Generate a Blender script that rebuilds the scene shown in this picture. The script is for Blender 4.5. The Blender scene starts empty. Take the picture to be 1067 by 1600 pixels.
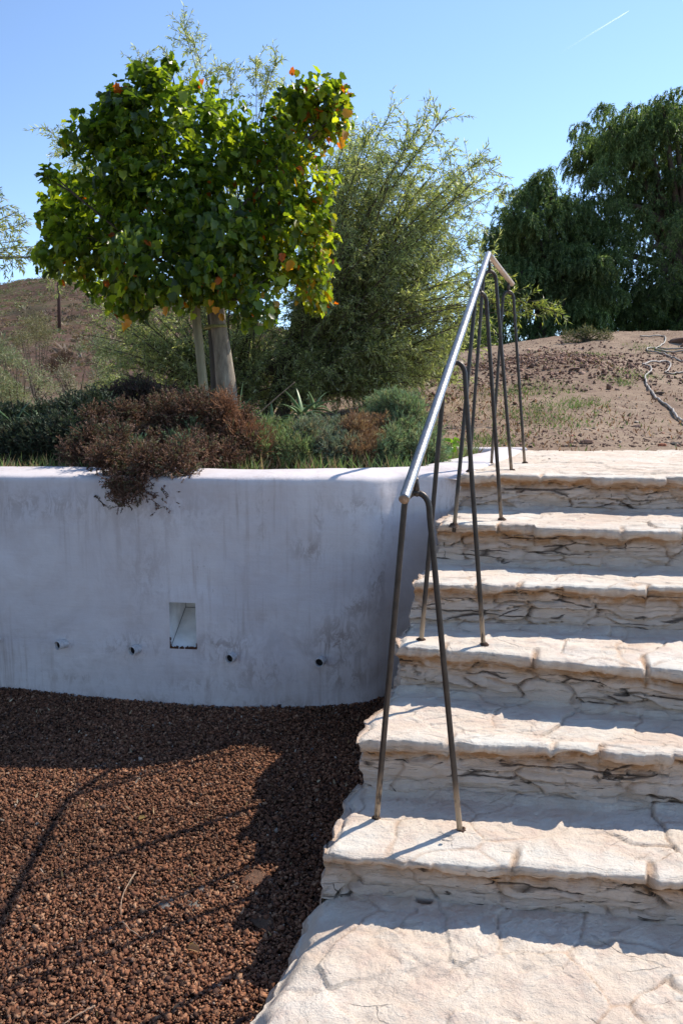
import bpy, math
import numpy as np
from mathutils import Vector

# ------------------------------------------------------------------ camera, sky, sun, exposure
scene = bpy.context.scene
COL = scene.collection
F_PX, CXP, CYP = 1150.0, 533.5, 800.0
PITCH = math.atan(160 / F_PX)
CAMZ = 0.297
cam_data = bpy.data.cameras.new("camera")
cam_data.sensor_fit = 'VERTICAL'
cam_data.sensor_height = 36.0
cam_data.lens = F_PX / 1600 * 36.0
cam_data.clip_start = 0.05
cam_data.clip_end = 30000
cam = bpy.data.objects.new("camera", cam_data)
COL.objects.link(cam)
cam.location = (0, 0, CAMZ)
cam.rotation_euler = (math.pi / 2 - PITCH, 0, 0)
scene.camera = cam

SUN_AZ = math.radians(56.5)      # clockwise from +Y (towards +X)
SUN_EL = math.radians(46.5)
world = bpy.data.worlds.new("World")
scene.world = world
world.use_nodes = True
wn = world.node_tree
bg = wn.nodes['Background']
sky = wn.nodes.new('ShaderNodeTexSky')
sky.sky_type = 'NISHITA'
sky.sun_disc = False
sky.sun_elevation = SUN_EL
sky.sun_rotation = SUN_AZ
sky.altitude = 2000
sky.air_density = 1.0
sky.dust_density = 0.15
sky.ozone_density = 2.0
# added sky gain: brighter on the sun's side, dimmed away to cut fill
w_tc = wn.nodes.new('ShaderNodeTexCoord'); w_dot = wn.nodes.new('ShaderNodeVectorMath'); w_dot.operation = 'DOT_PRODUCT'
w_dot.inputs[1].default_value = (math.sin(SUN_AZ), math.cos(SUN_AZ), 0.0)
wn.links.new(w_tc.outputs['Generated'], w_dot.inputs[0])
w_mr = wn.nodes.new('ShaderNodeMapRange'); w_mr.interpolation_type = 'SMOOTHSTEP'
w_mr.inputs['From Min'].default_value = -0.65; w_mr.inputs['From Max'].default_value = 0.45
w_mr.inputs['To Min'].default_value = 0.60; w_mr.inputs['To Max'].default_value = 1.14
wn.links.new(w_dot.outputs['Value'], w_mr.inputs['Value'])
w_mul = wn.nodes.new('ShaderNodeVectorMath'); w_mul.operation = 'SCALE'
wn.links.new(sky.outputs[0], w_mul.inputs[0]); wn.links.new(w_mr.outputs[0], w_mul.inputs['Scale'])
wn.links.new(w_mul.outputs[0], bg.inputs[0])
bg.inputs[1].default_value = 0.15
sd = bpy.data.lights.new("sun", 'SUN')
sd.energy = 3.35
sd.angle = math.radians(0.5)
sd.color = (1.0, 0.91, 0.79)
sun = bpy.data.objects.new("sun", sd)
COL.objects.link(sun)
SUND = Vector((math.sin(SUN_AZ) * math.cos(SUN_EL), math.cos(SUN_AZ) * math.cos(SUN_EL), math.sin(SUN_EL)))
sun.rotation_euler = SUND.to_track_quat('Z', 'Y').to_euler()
sun.location = SUND * 20
scene.view_settings.view_transform = 'Standard'
scene.view_settings.look = 'None'
scene.view_settings.exposure = 0.76
scene.view_settings.gamma = 1.0

# ------------------------------------------------------------------ pixel <-> world helpers
CP, SP = math.cos(PITCH), math.sin(PITCH)
def ray(px, py):
    x, f, u = px - CXP, F_PX, CYP - py
    return np.array([x, f * CP + u * SP, -f * SP + u * CP])
def at_z(px, py, z):
    r = ray(px, py); t = (z - CAMZ) / r[2]
    return np.array([r[0] * t, r[1] * t, z])
def at_y(px, py, Y):
    r = ray(px, py); t = Y / r[1]
    return np.array([r[0] * t, Y, CAMZ + r[2] * t])

# ------------------------------------------------------------------ numpy noise
def sstep(a, b, x):
    t = np.clip((np.asarray(x, float) - a) / (b - a), 0, 1)
    return t * t * (3 - 2 * t)
def hsh(ix, iy, seed=0):
    ix = ix.astype(np.int64); iy = iy.astype(np.int64)
    h = (ix * 374761393 + iy * 668265263 + seed * 974634777) & 0xFFFFFFFF
    h = ((h ^ (h >> 13)) * 1274126177) & 0xFFFFFFFF
    h = ((h ^ (h >> 16)) * 2246822519) & 0xFFFFFFFF
    h = h ^ (h >> 15)
    return (h & 0xFFFFFF) / float(0x1000000)
def vnoise(x, y, seed=0):
    x = np.asarray(x, float); y = np.asarray(y, float)
    ix = np.floor(x); iy = np.floor(y); fx = x - ix; fy = y - iy
    fx = fx * fx * fx * (fx * (fx * 6 - 15) + 10); fy = fy * fy * fy * (fy * (fy * 6 - 15) + 10)
    a = hsh(ix, iy, seed); b = hsh(ix + 1, iy, seed); c = hsh(ix, iy + 1, seed); d = hsh(ix + 1, iy + 1, seed)
    return (a * (1 - fx) + b * fx) * (1 - fy) + (c * (1 - fx) + d * fx) * fy - 0.5
def fbm(x, y, seed=0, octv=4):
    s = 0; a = 1.0
    for o in range(octv):
        s = s + a * vnoise(x * 2 ** o, y * 2 ** o, seed + o * 17); a *= 0.5
    return s
def lnoise(x, y, seed=0, octv=3):
    x = np.asarray(x, float); y = np.asarray(y, float); tot = 0; a = 1.0
    for o in range(octv):
        X_ = x * 2 ** o; Y_ = y * 2 ** o; ix = np.floor(X_); iy = np.floor(Y_); fx = X_ - ix; fy = Y_ - iy; sd_ = seed + o * 7
        q = hsh(ix, iy, sd_); b_ = hsh(ix + 1, iy, sd_); c_ = hsh(ix, iy + 1, sd_); d_ = hsh(ix + 1, iy + 1, sd_)
        up = fx + fy > 1      # two triangles per cell: flat facets
        v = np.where(up, d_ + (1 - fx) * (c_ - d_) + (1 - fy) * (b_ - d_), q + fx * (b_ - q) + fy * (c_ - q))
        tot = tot + a * (v - .5); a *= .5
    return tot
def worley(x, y, seed=0, jit=0.9):
    x = np.asarray(x, float); y = np.asarray(y, float)
    ix = np.floor(x); iy = np.floor(y)
    f1 = np.full(x.shape, 9.0); f2 = np.full(x.shape, 9.0); cid = np.zeros(x.shape); cx = np.zeros(x.shape); cy = np.zeros(x.shape)
    for dx in (-1, 0, 1):
        for dy in (-1, 0, 1):
            gx = ix + dx; gy = iy + dy
            qx = gx + 0.5 + (hsh(gx, gy, seed) - 0.5) * jit; qy = gy + 0.5 + (hsh(gx, gy, seed + 5) - 0.5) * jit
            d = np.hypot(x - qx, y - qy); h = hsh(gx, gy, seed + 9)
            near = d < f1
            f2 = np.where(near, f1, np.minimum(f2, d))
            cid = np.where(near, h, cid); cx = np.where(near, x - qx, cx); cy = np.where(near, y - qy, cy)
            f1 = np.where(near, d, f1)
    return f1, f2, cid, cx, cy

# ------------------------------------------------------------------ object helpers
def setp(o, label=None, cat=None, group=None, kind=None):
    if label: o['label'] = label
    if cat: o['category'] = cat
    if group: o['group'] = group
    if kind: o['kind'] = kind
    return o
def empty(name, loc, label, cat, group=None):
    o = bpy.data.objects.new(name, None); COL.objects.link(o)
    o.location = tuple(float(a) for a in loc); o.empty_display_size = 0.1
    return setp(o, label, cat, group)
def link(name, me, mat, parent=None):
    o = bpy.data.objects.new(name, me); COL.objects.link(o)
    if mat is not None: me.materials.append(mat)
    if parent is not None:
        o.parent = parent
        o.matrix_parent_inverse.identity()
        o.location = tuple(-c for c in parent.location) if parent.type == 'EMPTY' else (0, 0, 0)
    return o
def mesh_np(name, V, faces, cols=None, smooth=False, attrs=None):
    """faces: list of (n,k) int arrays (k = 3 or 4)"""
    V = np.asarray(V, np.float32)
    me = bpy.data.meshes.new(name)
    me.vertices.add(len(V)); me.vertices.foreach_set('co', V.ravel())
    idx = []; tot = []
    for f in faces:
        f = np.asarray(f)
        if len(f) == 0: continue
        idx.append(f.ravel()); tot.append(np.full(len(f), f.shape[1]))
    idx = np.concatenate(idx).astype(np.int32); tot = np.concatenate(tot).astype(np.int32)
    start = np.concatenate([[0], np.cumsum(tot)[:-1]]).astype(np.int32)
    me.loops.add(len(idx)); me.loops.foreach_set('vertex_index', idx)
    me.polygons.add(len(tot)); me.polygons.foreach_set('loop_start', start); me.polygons.foreach_set('loop_total', tot)
    if smooth: me.polygons.foreach_set('use_smooth', np.ones(len(tot), bool))
    if cols is not None:
        c = np.ones((len(V), 4), np.float32); c[:, :3] = cols
        a = me.color_attributes.new('col', 'FLOAT_COLOR', 'POINT'); a.data.foreach_set('color', c.ravel())
    if attrs:
        for k, v in attrs.items():
            a = me.attributes.new(k, 'FLOAT', 'POINT'); a.data.foreach_set('value', np.asarray(v, np.float32).ravel())
    me.update(calc_edges=True); me.validate()
    return me
def grid_faces(nr, nc, off=0, flip=False):
    i = np.arange(nr - 1)[:, None] * nc + np.arange(nc - 1)[None]
    i = i.ravel() + off
    q = np.stack([i, i + 1, i + nc + 1, i + nc], 1)
    return q[:, ::-1] if flip else q
class MB:
    """collects uv-less geometry in numpy"""
    def __init__(s): s.V = []; s.F3 = []; s.F4 = []; s.C = []; s.n = 0
    def add(s, V, f3=None, f4=None, col=None):
        V = np.asarray(V, float).reshape(-1, 3)
        if f3 is not None and len(f3): s.F3.append(np.asarray(f3) + s.n)
        if f4 is not None and len(f4): s.F4.append(np.asarray(f4) + s.n)
        c = np.zeros((len(V), 3)); c[:] = 0.5 if col is None else col
        s.V.append(V); s.C.append(c); s.n += len(V)
    def build(s, name, mat, parent=None, smooth=False):
        fs = []
        if s.F3: fs.append(np.concatenate(s.F3))
        if s.F4: fs.append(np.concatenate(s.F4))
        return link(name, mesh_np(name, np.concatenate(s.V), fs, np.concatenate(s.C), smooth), mat, parent)
def nrm(a):
    a = np.asarray(a, float)
    return a / np.maximum(np.linalg.norm(a, axis=-1, keepdims=True), 1e-9)
def perp(d):
    d = nrm(d)
    ref = np.where(np.abs(d[..., 2:3]) > 0.9, np.array([1., 0, 0]), np.array([0, 0, 1.]))
    return nrm(np.cross(d, ref))
def leaves(mb, p, d, n, L, W, col, fold=0.25, mid=0.45):
    """narrow folded leaf of two triangles each; arrays"""
    d = nrm(d); s = nrm(np.cross(d, n)); n = nrm(np.cross(s, d))
    L = np.broadcast_to(np.asarray(L, float), (len(p),))[:, None]; W = np.broadcast_to(np.asarray(W, float), (len(p),))[:, None]
    b = p; t = p + d * L
    m = p + d * L * mid
    r = m + s * W * .5 + n * W * fold; l = m - s * W * .5 + n * W * fold
    V = np.stack([b, r, t, l], 1).reshape(-1, 3)
    i = np.arange(len(p))[:, None] * 4
    f = np.concatenate([i + [0, 1, 2], i + [0, 2, 3]], 0)
    c = np.repeat(np.broadcast_to(col, (len(p), 3)), 4, 0)
    mb.add(V, f3=f, col=c)
def segs(mb, p0, p1, r0, r1, col, k=4):
    """straight tapered sticks, arrays"""
    p0 = np.asarray(p0, float); p1 = np.asarray(p1, float)
    d = nrm(p1 - p0); u = perp(d); v = np.cross(d, u)
    r0 = np.broadcast_to(np.asarray(r0, float), (len(p0),))[:, None]; r1 = np.broadcast_to(np.asarray(r1, float), (len(p0),))[:, None]
    rings = []
    for j in range(k):
        a = 2 * math.pi * j / k
        o = u * math.cos(a) + v * math.sin(a)
        rings.append(p0 + o * r0); 
    for j in range(k):
        a = 2 * math.pi * j / k
        o = u * math.cos(a) + v * math.sin(a)
        rings.append(p1 + o * r1)
    V = np.stack(rings, 1).reshape(-1, 3)
    i = np.arange(len(p0))[:, None] * 2 * k
    f = np.concatenate([i + [j, (j + 1) % k, k + (j + 1) % k, k + j] for j in range(k)], 0)
    c = np.repeat(np.broadcast_to(col, (len(p0), 3)), 2 * k, 0)
    mb.add(V, f4=f, col=c)
def tube(mb, pts, rad, col=(.5, .5, .5), k=10, cap=True, rough=0, seed=0):
    pts = np.asarray(pts, float); n = len(pts)
    rad = np.broadcast_to(np.asarray(rad, float), (n,))
    T = np.gradient(pts, axis=0); T = nrm(T)
    u = perp(T[0:1])[0]; V = []
    for i in range(n):
        u = u - T[i] * np.dot(u, T[i]); u = u / np.linalg.norm(u); v = np.cross(T[i], u)
        for j in range(k):
            a = 2 * math.pi * j / k
            rr = rad[i]
            if rough: rr *= 1 + rough * float(vnoise(np.array(i * .45 + seed), np.array(j * .9), seed)) * 2
            V.append(pts[i] + (u * math.cos(a) + v * math.sin(a)) * rr)
    V = np.array(V)
    F = [[i * k + j, i * k + (j + 1) % k, (i + 1) * k + (j + 1) % k, (i + 1) * k + j] for i in range(n - 1) for j in range(k)]
    F3 = []
    if cap:
        V = np.vstack([V, pts[0], pts[-1]]); c0 = n * k; c1 = c0 + 1
        F3 = [[c0, (j + 1) % k, j] for j in range(k)] + [[c1, (n - 1) * k + j, (n - 1) * k + (j + 1) % k] for j in range(k)]
    mb.add(V, f3=F3 if F3 else None, f4=F, col=col)
def catmull(P, n=8):
    P = np.asarray(P, float); Q = np.vstack([2 * P[0] - P[1], P, 2 * P[-1] - P[-2]]); out = []
    for i in range(1, len(Q) - 2):
        for t in np.linspace(0, 1, n, endpoint=False):
            a, b, c, d = Q[i - 1], Q[i], Q[i + 1], Q[i + 2]
            out.append(.5 * (2 * b + (c - a) * t + (2 * a - 5 * b + 4 * c - d) * t * t + (-a + 3 * b - 3 * c + d) * t ** 3))
    out.append(P[-1]); return np.array(out)

# ------------------------------------------------------------------ materials
def mat_new(name):
    m = bpy.data.materials.new(name); m.use_nodes = True
    nt = m.node_tree; b = nt.nodes['Principled BSDF']
    return m, nt, b
def nd(nt, typ, **kw):
    n = nt.nodes.new(typ)
    for k, v in kw.items(): setattr(n, k, v)
    return n
def ramp(nt, src, stops):
    r = nt.nodes.new('ShaderNodeValToRGB'); e = r.color_ramp.elements
    while len(e) < len(stops): e.new(0.5)
    for i, (p, c) in enumerate(stops):
        e[i].position = p; e[i].color = (*c, 1) if len(c) == 3 else c
    nt.links.new(src, r.inputs[0]); return r.outputs[0]
def noise(nt, vec, scale, detail=4, rough=.55, dist=0, out=0):
    n = nt.nodes.new('ShaderNodeTexNoise'); n.inputs['Scale'].default_value = scale
    n.inputs['Detail'].default_value = detail; n.inputs['Roughness'].default_value = rough; n.inputs['Distortion'].default_value = dist
    if vec is not None: nt.links.new(vec, n.inputs['Vector'])
    return n.outputs[out]
def mapping(nt, scale, rot=(0, 0, 0), coord='Object'):
    t = nt.nodes.new('ShaderNodeTexCoord'); m = nt.nodes.new('ShaderNodeMapping')
    m.inputs['Scale'].default_value = scale; m.inputs['Rotation'].default_value = rot
    nt.links.new(t.outputs[coord], m.inputs[0]); return m.outputs[0]
def mix(nt, fac, a, b, typ='MIX'):
    m = nt.nodes.new('ShaderNodeMix'); m.data_type = 'RGBA'; m.blend_type = typ
    for s, v in ((0, fac), (6, a), (7, b)):
        if isinstance(v, (int, float)): m.inputs[s].default_value = v
        elif isinstance(v, tuple): m.inputs[s].default_value = (*v, 1)
        else: nt.links.new(v, m.inputs[s])
    return m.outputs[2]
def mth(nt, op, a, b=None, c=None, clamp=False):
    m = nt.nodes.new('ShaderNodeMath'); m.operation = op; m.use_clamp = clamp
    for s, v in ((0, a), (1, b), (2, c)):
        if v is None: continue
        if isinstance(v, (int, float)): m.inputs[s].default_value = v
        else: nt.links.new(v, m.inputs[s])
    return m.outputs[0]
def bump(nt, b, h, dist, strength=1.0, prev=None):
    n = nt.nodes.new('ShaderNodeBump'); n.inputs['Distance'].default_value = dist; n.inputs['Strength'].default_value = strength
    nt.links.new(h, n.inputs['Height'])
    if prev is not None: nt.links.new(prev, n.inputs['Normal'])
    nt.links.new(n.outputs[0], b.inputs['Normal']); return n.outputs[0]
def attr(nt, name, out='Fac'):
    a = nt.nodes.new('ShaderNodeAttribute'); a.attribute_name = name; return a.outputs[out]

def leaf_mat(name, trans=0.35, rough=0.5, spec=0.3, tint=(1.25, 1.3, .55), noise_scale=0):
    m, nt, b = mat_new(name)
    c = attr(nt, 'col', 'Color')
    nt.links.new(c, b.inputs['Base Color'])
    b.inputs['Roughness'].default_value = rough; b.inputs['Specular IOR Level'].default_value = spec
    t = nt.nodes.new('ShaderNodeBsdfTranslucent'); nt.links.new(mix(nt, 1.0, c, tint, 'MULTIPLY'), t.inputs[0])
    ms = nt.nodes.new('ShaderNodeMixShader'); ms.inputs[0].default_value = trans
    nt.links.new(b.outputs[0], ms.inputs[1]); nt.links.new(t.outputs[0], ms.inputs[2])
    nt.links.new(ms.outputs[0], nt.nodes['Material Output'].inputs[0])
    return m
M_LEAF = leaf_mat('broad_leaf', .50, .34, .5, (2.1, 2.0, .6))
M_WILLOW = leaf_mat('narrow_leaf', .50, .36, .6, (1.7, 1.7, .75))
M_PEPPER = leaf_mat('pepper_leaf', .40, .5, .35, (1.6, 1.7, .75))
M_HERB = leaf_mat('herb', .25, .6, .25, (1.25, 1.25, .8))
M_SUCC = leaf_mat('succulent', .12, .4, .4, (1.2, 1.3, .8))

def bark_mat(name, a, b_, scale=(30, 30, 6)):
    m, nt, b = mat_new(name)
    v = mapping(nt, scale)
    n = noise(nt, v, 1.0, 6, .65, .4)
    nt.links.new(ramp(nt, n, [(.3, a), (.7, b_)]), b.inputs['Base Color'])
    b.inputs['Roughness'].default_value = .9
    bump(nt, b, n, .01, .8); return m
M_TRUNK = bark_mat('pale_bark', (.13, .10, .075), (.42, .36, .28), (26, 26, 7))
M_STAKE = bark_mat('weathered_pole', (.20, .17, .10), (.38, .34, .22), (60, 60, 5))
M_STAKE2 = bark_mat('dark_pole', (.05, .045, .04), (.12, .10, .085), (60, 60, 5))
M_WBARK = bark_mat('dark_bark', (.05, .04, .03), (.14, .11, .08), (20, 20, 6))
M_POLE = bark_mat('creosote_pole', (.05, .025, .02), (.10, .05, .04), (6, 6, 1))
M_TWIG = bark_mat('dry_twig', (.30, .18, .11), (.50, .36, .25), (60, 60, 60))

# painted stone of the stair
def stone_mat():
    m, nt, b = mat_new('limewashed_stone')
    v1 = mapping(nt, (1, 1, 1)); vl = mapping(nt, (5, 9, 55), (0, 0, math.radians(14)))
    big = noise(nt, v1, 3.2, 6, .6, .5); med = noise(nt, v1, 14, 7, .65, .6); lam = noise(nt, vl, 1.6, 7, .7, .5)
    fine = noise(nt, v1, 160, 4, .7)
    c = ramp(nt, big, [(.30, (.68, .54, .43)), (.48, (.77, .67, .55)), (.68, (.82, .75, .65))])
    pk = ramp(nt, med, [(.50, (0, 0, 0)), (.62, (1, 1, 1))])
    c = mix(nt, mth(nt, 'MULTIPLY', pk, .5), c, (.68, .53, .44))
    c = mix(nt, mth(nt, 'MULTIPLY', attr(nt, 'riser'), .6), c, (.78, .64, .54))
    wh = ramp(nt, lam, [(.55, (0, 0, 0)), (.68, (1, 1, 1))])
    c = mix(nt, mth(nt, 'MULTIPLY', wh, .5), c, (.78, .75, .66))
    sm = mth(nt, 'MULTIPLY', attr(nt, 'slab'), ramp(nt, lam, [(.38, (.25, .25, .25)), (.58, (1, 1, 1))]), clamp=True)
    c = mix(nt, mth(nt, 'MULTIPLY', sm, .75), c, (.79, .78, .70))
    # slate showing through the worn paint
    sl = ramp(nt, noise(nt, vl, 2.6, 8, .75, .8), [(.66, (0, 0, 0)), (.70, (1, 1, 1))])
    c = mix(nt, mth(nt, 'MULTIPLY', sl, .6), c, (.40, .41, .40))
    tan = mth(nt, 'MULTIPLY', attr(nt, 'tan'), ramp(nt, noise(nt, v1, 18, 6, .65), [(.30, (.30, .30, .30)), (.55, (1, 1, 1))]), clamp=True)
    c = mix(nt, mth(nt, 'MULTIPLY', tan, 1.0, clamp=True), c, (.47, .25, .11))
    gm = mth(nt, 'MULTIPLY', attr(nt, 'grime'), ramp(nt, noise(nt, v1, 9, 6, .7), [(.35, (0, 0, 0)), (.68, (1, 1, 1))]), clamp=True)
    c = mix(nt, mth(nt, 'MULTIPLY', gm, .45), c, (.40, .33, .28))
    speck = ramp(nt, noise(nt, v1, 55, 3, .6), [(.72, (0, 0, 0)), (.76, (1, 1, 1))])
    c = mix(nt, mth(nt, 'MULTIPLY', speck, .55), c, (.20, .16, .13))
    c = mix(nt, mth(nt, 'MULTIPLY', mth(nt, 'MULTIPLY', attr(nt, 'crack'), .75), ramp(nt, noise(nt, vl, 4.0, 6, .8), [(.44, (0, 0, 0)), (.54, (1, 1, 1))])), c, (.055, .04, .03))
    cx = nt.nodes.new('ShaderNodeCombineXYZ'); nt.links.new(attr(nt, 'ps'), cx.inputs[0]); nt.links.new(attr(nt, 'ph'), cx.inputs[1])
    ad = nt.nodes.new('ShaderNodeVectorMath'); ad.operation = 'MULTIPLY_ADD'
    nn = nt.nodes.new('ShaderNodeTexNoise'); nn.inputs['Scale'].default_value = 11; nn.inputs['Detail'].default_value = 4; nt.links.new(cx.outputs[0], nn.inputs['Vector'])
    nt.links.new(nn.outputs['Color'], ad.inputs[0]); ad.inputs[1].default_value = (.10, .028, 0); nt.links.new(cx.outputs[0], ad.inputs[2])
    def cracks(sx, sy, w, lo, hi, off):
        mp = nt.nodes.new('ShaderNodeMapping'); mp.inputs['Scale'].default_value = (sx, sy, 1); mp.inputs['Location'].default_value = (off, off, 0); nt.links.new(ad.outputs[0], mp.inputs[0])
        vo = nt.nodes.new('ShaderNodeTexVoronoi'); vo.feature = 'DISTANCE_TO_EDGE'; vo.inputs['Scale'].default_value = 1; nt.links.new(mp.outputs[0], vo.inputs['Vector'])
        mk = ramp(nt, noise(nt, mp.outputs[0], .9, 4, .6), [(lo, (0, 0, 0)), (hi, (1, 1, 1))])
        wd = mth(nt, 'MULTIPLY', mk, w)
        return mth(nt, 'MULTIPLY', mth(nt, 'SUBTRACT', 1.0, mth(nt, 'DIVIDE', vo.outputs['Distance'], mth(nt, 'ADD', wd, .0005)), clamp=True), ramp(nt, mk, [(0.02, (0, 0, 0)), (.2, (1, 1, 1))]), clamp=True)
    rz = attr(nt, 'riser')
    k1 = mth(nt, 'MULTIPLY', cracks(3.4, 27, .13, .53, .64, 0.0), rz)
    k2 = mth(nt, 'MULTIPLY', cracks(4.0, 7.5, .022, .58, .68, 3.3), 1.0)
    kk = mth(nt, 'MAXIMUM', k1, mth(nt, 'MULTIPLY', k2, mth(nt, 'MULTIPLY_ADD', rz, .75, .25)), clamp=True)
    soft = mth(nt, 'MAXIMUM', mth(nt, 'MULTIPLY', cracks(3.4, 30, .26, .44, .60, 0.0), rz), mth(nt, 'MULTIPLY', cracks(4.0, 6.5, .10, .50, .64, 3.3), mth(nt, 'MULTIPLY_ADD', rz, .5, .5)), clamp=True)
    c = mix(nt, mth(nt, 'MULTIPLY', soft, .5), c, (.50, .36, .25))
    c = mix(nt, mth(nt, 'MULTIPLY', kk, .92, clamp=True), c, (.05, .036, .028))
    nt.links.new(c, b.inputs['Base Color'])
    b.inputs['Roughness'].default_value = .88; b.inputs['Specular IOR Level'].default_value = .2
    p = bump(nt, b, mth(nt, 'SUBTRACT', 1.0, mth(nt, 'MAXIMUM', kk, mth(nt, 'MULTIPLY', soft, .35))), .012, .9)
    p = bump(nt, b, lam, .009, .9, p)
    p = bump(nt, b, med, .008, .6, p)
    p = bump(nt, b, fine, .0026, 1.0, p)
    p = bump(nt, b, noise(nt, mapping(nt, (30, 45, 150)), 1.6, 5, .75), .0030, .8, p)
    return m
M_STONE = stone_mat()

# ================================================================== STAIRCASE
STEP = [  # z, row at px 800, row at px 1060, left corner px     (top step first)
    (0.000, 742, 745, (717, 741)),
    (-.164, 819, 826, (683, 818)),
    (-.336, 912, 919, (647, 912)),
    (-.509, 1026, 1042, (617, 1002)),
    (-.682, 1167, 1177, (560, 1150)),
    (-.864, 1349, 1369, (497, 1324)),
]
Z_RAMP = -1.001
OVER = .028
SX_END = 3.1
steps = []
for z, ra, rb, lc in STEP:
    L = at_z(lc[0], lc[1], z); A = at_z(800, ra, z); B = at_z(1060, rb, z)
    xs = np.array([L[0], A[0], B[0]]); ys = np.array([L[1], A[1], B[1]])
    k, c = np.polyfit(xs, ys, 1, w=[.7, 1, 1])
    d = nrm(np.array([1, k, 0])); L = np.array([L[0], c + k * L[0], z])
    n = np.array([-d[1], d[0], 0])            # up-stairs
    steps.append(dict(z=z, L=L, d=d, n=n, len=(SX_END - L[0]) / d[0]))
# back edge of the landing
LB = at_z(812, 703, 0.0); dB = nrm(np.array([1, -.02, 0]))
stair = empty('stone_staircase', (.9, 2.4, -1.05), 'broad white limewashed rubble stone steps with thick uneven edges climbing beside the rail', 'staircase')

def s_samples(L, fine, x0=None):
    out = [0.0]; s = 0
    while s < L:
        st = fine if s < 1.75 else .022
        s += st; out.append(min(s, L))
    return np.array(out)

def nose_profile(s, seed):
    """scalloped stone edge: outward offset, lip thickness, joint mask"""
    rs = np.random.RandomState(seed); edges = [-.08]
    while edges[-1] < s[-1] + .5: edges.append(edges[-1] + rs.uniform(.13, .36))
    edges = np.array(edges); i = np.searchsorted(edges, s, side='right') - 1
    a = edges[i]; b = edges[np.minimum(i + 1, len(edges) - 1)]; w = b - a; t = (s - a) / w
    base = rs.uniform(-.010, .016, len(edges) + 1)[i]; skew = rs.uniform(-.008, .008, len(edges) + 1)[i]
    amp = rs.uniform(.002, .012, len(edges) + 1)[i]
    off = base + skew * (t - .5) * 2 + amp * (1 - np.abs(2 * t - 1) ** 2.5)
    dj = np.minimum(s - a, b - s)
    jm = 1 - sstep(0, .016, dj)
    deep = rs.uniform(0, 1, len(edges) + 1)
    dd = np.where(t < .5, deep[i], deep[np.minimum(i + 1, len(edges) - 1)])
    off -= jm * (.004 + .02 * (dd > .5)) + .011
    off += lnoise(s * 16, s * 0 + seed + .3, seed + 3, 4) * .019 + (hsh(np.floor(s * 34 + fbm(s * 20, s * 0, seed, 2)), s * 0, seed + 8) - .5) * .006
    th = rs.uniform(.012, .034, len(edges) + 1)[i] + fbm(s * 14, s * 0, seed + 4, 4) * .014; th = np.maximum(th, .008)
    dz = rs.uniform(-.006, .006, len(edges) + 1)[i]
    return off, th, jm * (dd > .35), dz, i

def tread_disp(X, Y, seed, amp=1.0, cell=(.26, .17), rot=.2):
    c, s = math.cos(rot), math.sin(rot)
    u = (X * c + Y * s); v = (-X * s + Y * c)
    wu = u + fbm(u * 5, v * 5, seed + 31, 3) * .09; wv = v + fbm(u * 5, v * 5, seed + 41, 3) * .07
    f1, f2, cid, cx, cy = worley(wu / cell[0], wv / cell[1], seed)
    e = f2 - f1
    op = sstep(-.10, .25, fbm(u * 3, v * 3, seed + 51, 2))
    groove = (1 - sstep(0, .06, e)) * (.15 + .85 * op)
    tilt = (hsh(np.floor(cid * 1e5), cid * 0, 3) - .5) * cx + (hsh(np.floor(cid * 1e5), cid * 0, 4) - .5) * cy
    h = (cid - .5) * .007 + tilt * .013 - groove * .004
    g1, g2, gid, gx, gy = worley(u / .085 + fbm(u * 12, v * 12, seed + 33, 2) * .5, v / .055 + fbm(u * 14, v * 14, seed + 34, 2) * .5, seed + 12)
    gt = (hsh(np.floor(gid * 1e5), gid * 0, 13) - .5) * gx + (hsh(np.floor(gid * 1e5), gid * 0, 14) - .5) * gy
    h += ((gid - .5) * .004 + gt * .010) * sstep(-.25, .2, fbm(u * 4, v * 4, seed + 35, 2))
    h += lnoise(u * 14, v * 18, seed + 61, 4) * .0045 + fbm(u * 3, v * 4, seed + 62, 2) * .004
    # laminated flaking: terraces
    lam = fbm(u * 9, v * 22, seed + 81, 3)
    h += (np.round(lam * 7) / 7 - lam) * .018 * sstep(-.1, .3, fbm(u * 2.3, v * 2.3, seed + 91, 2))
    return h * amp, groove, op, e

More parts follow.
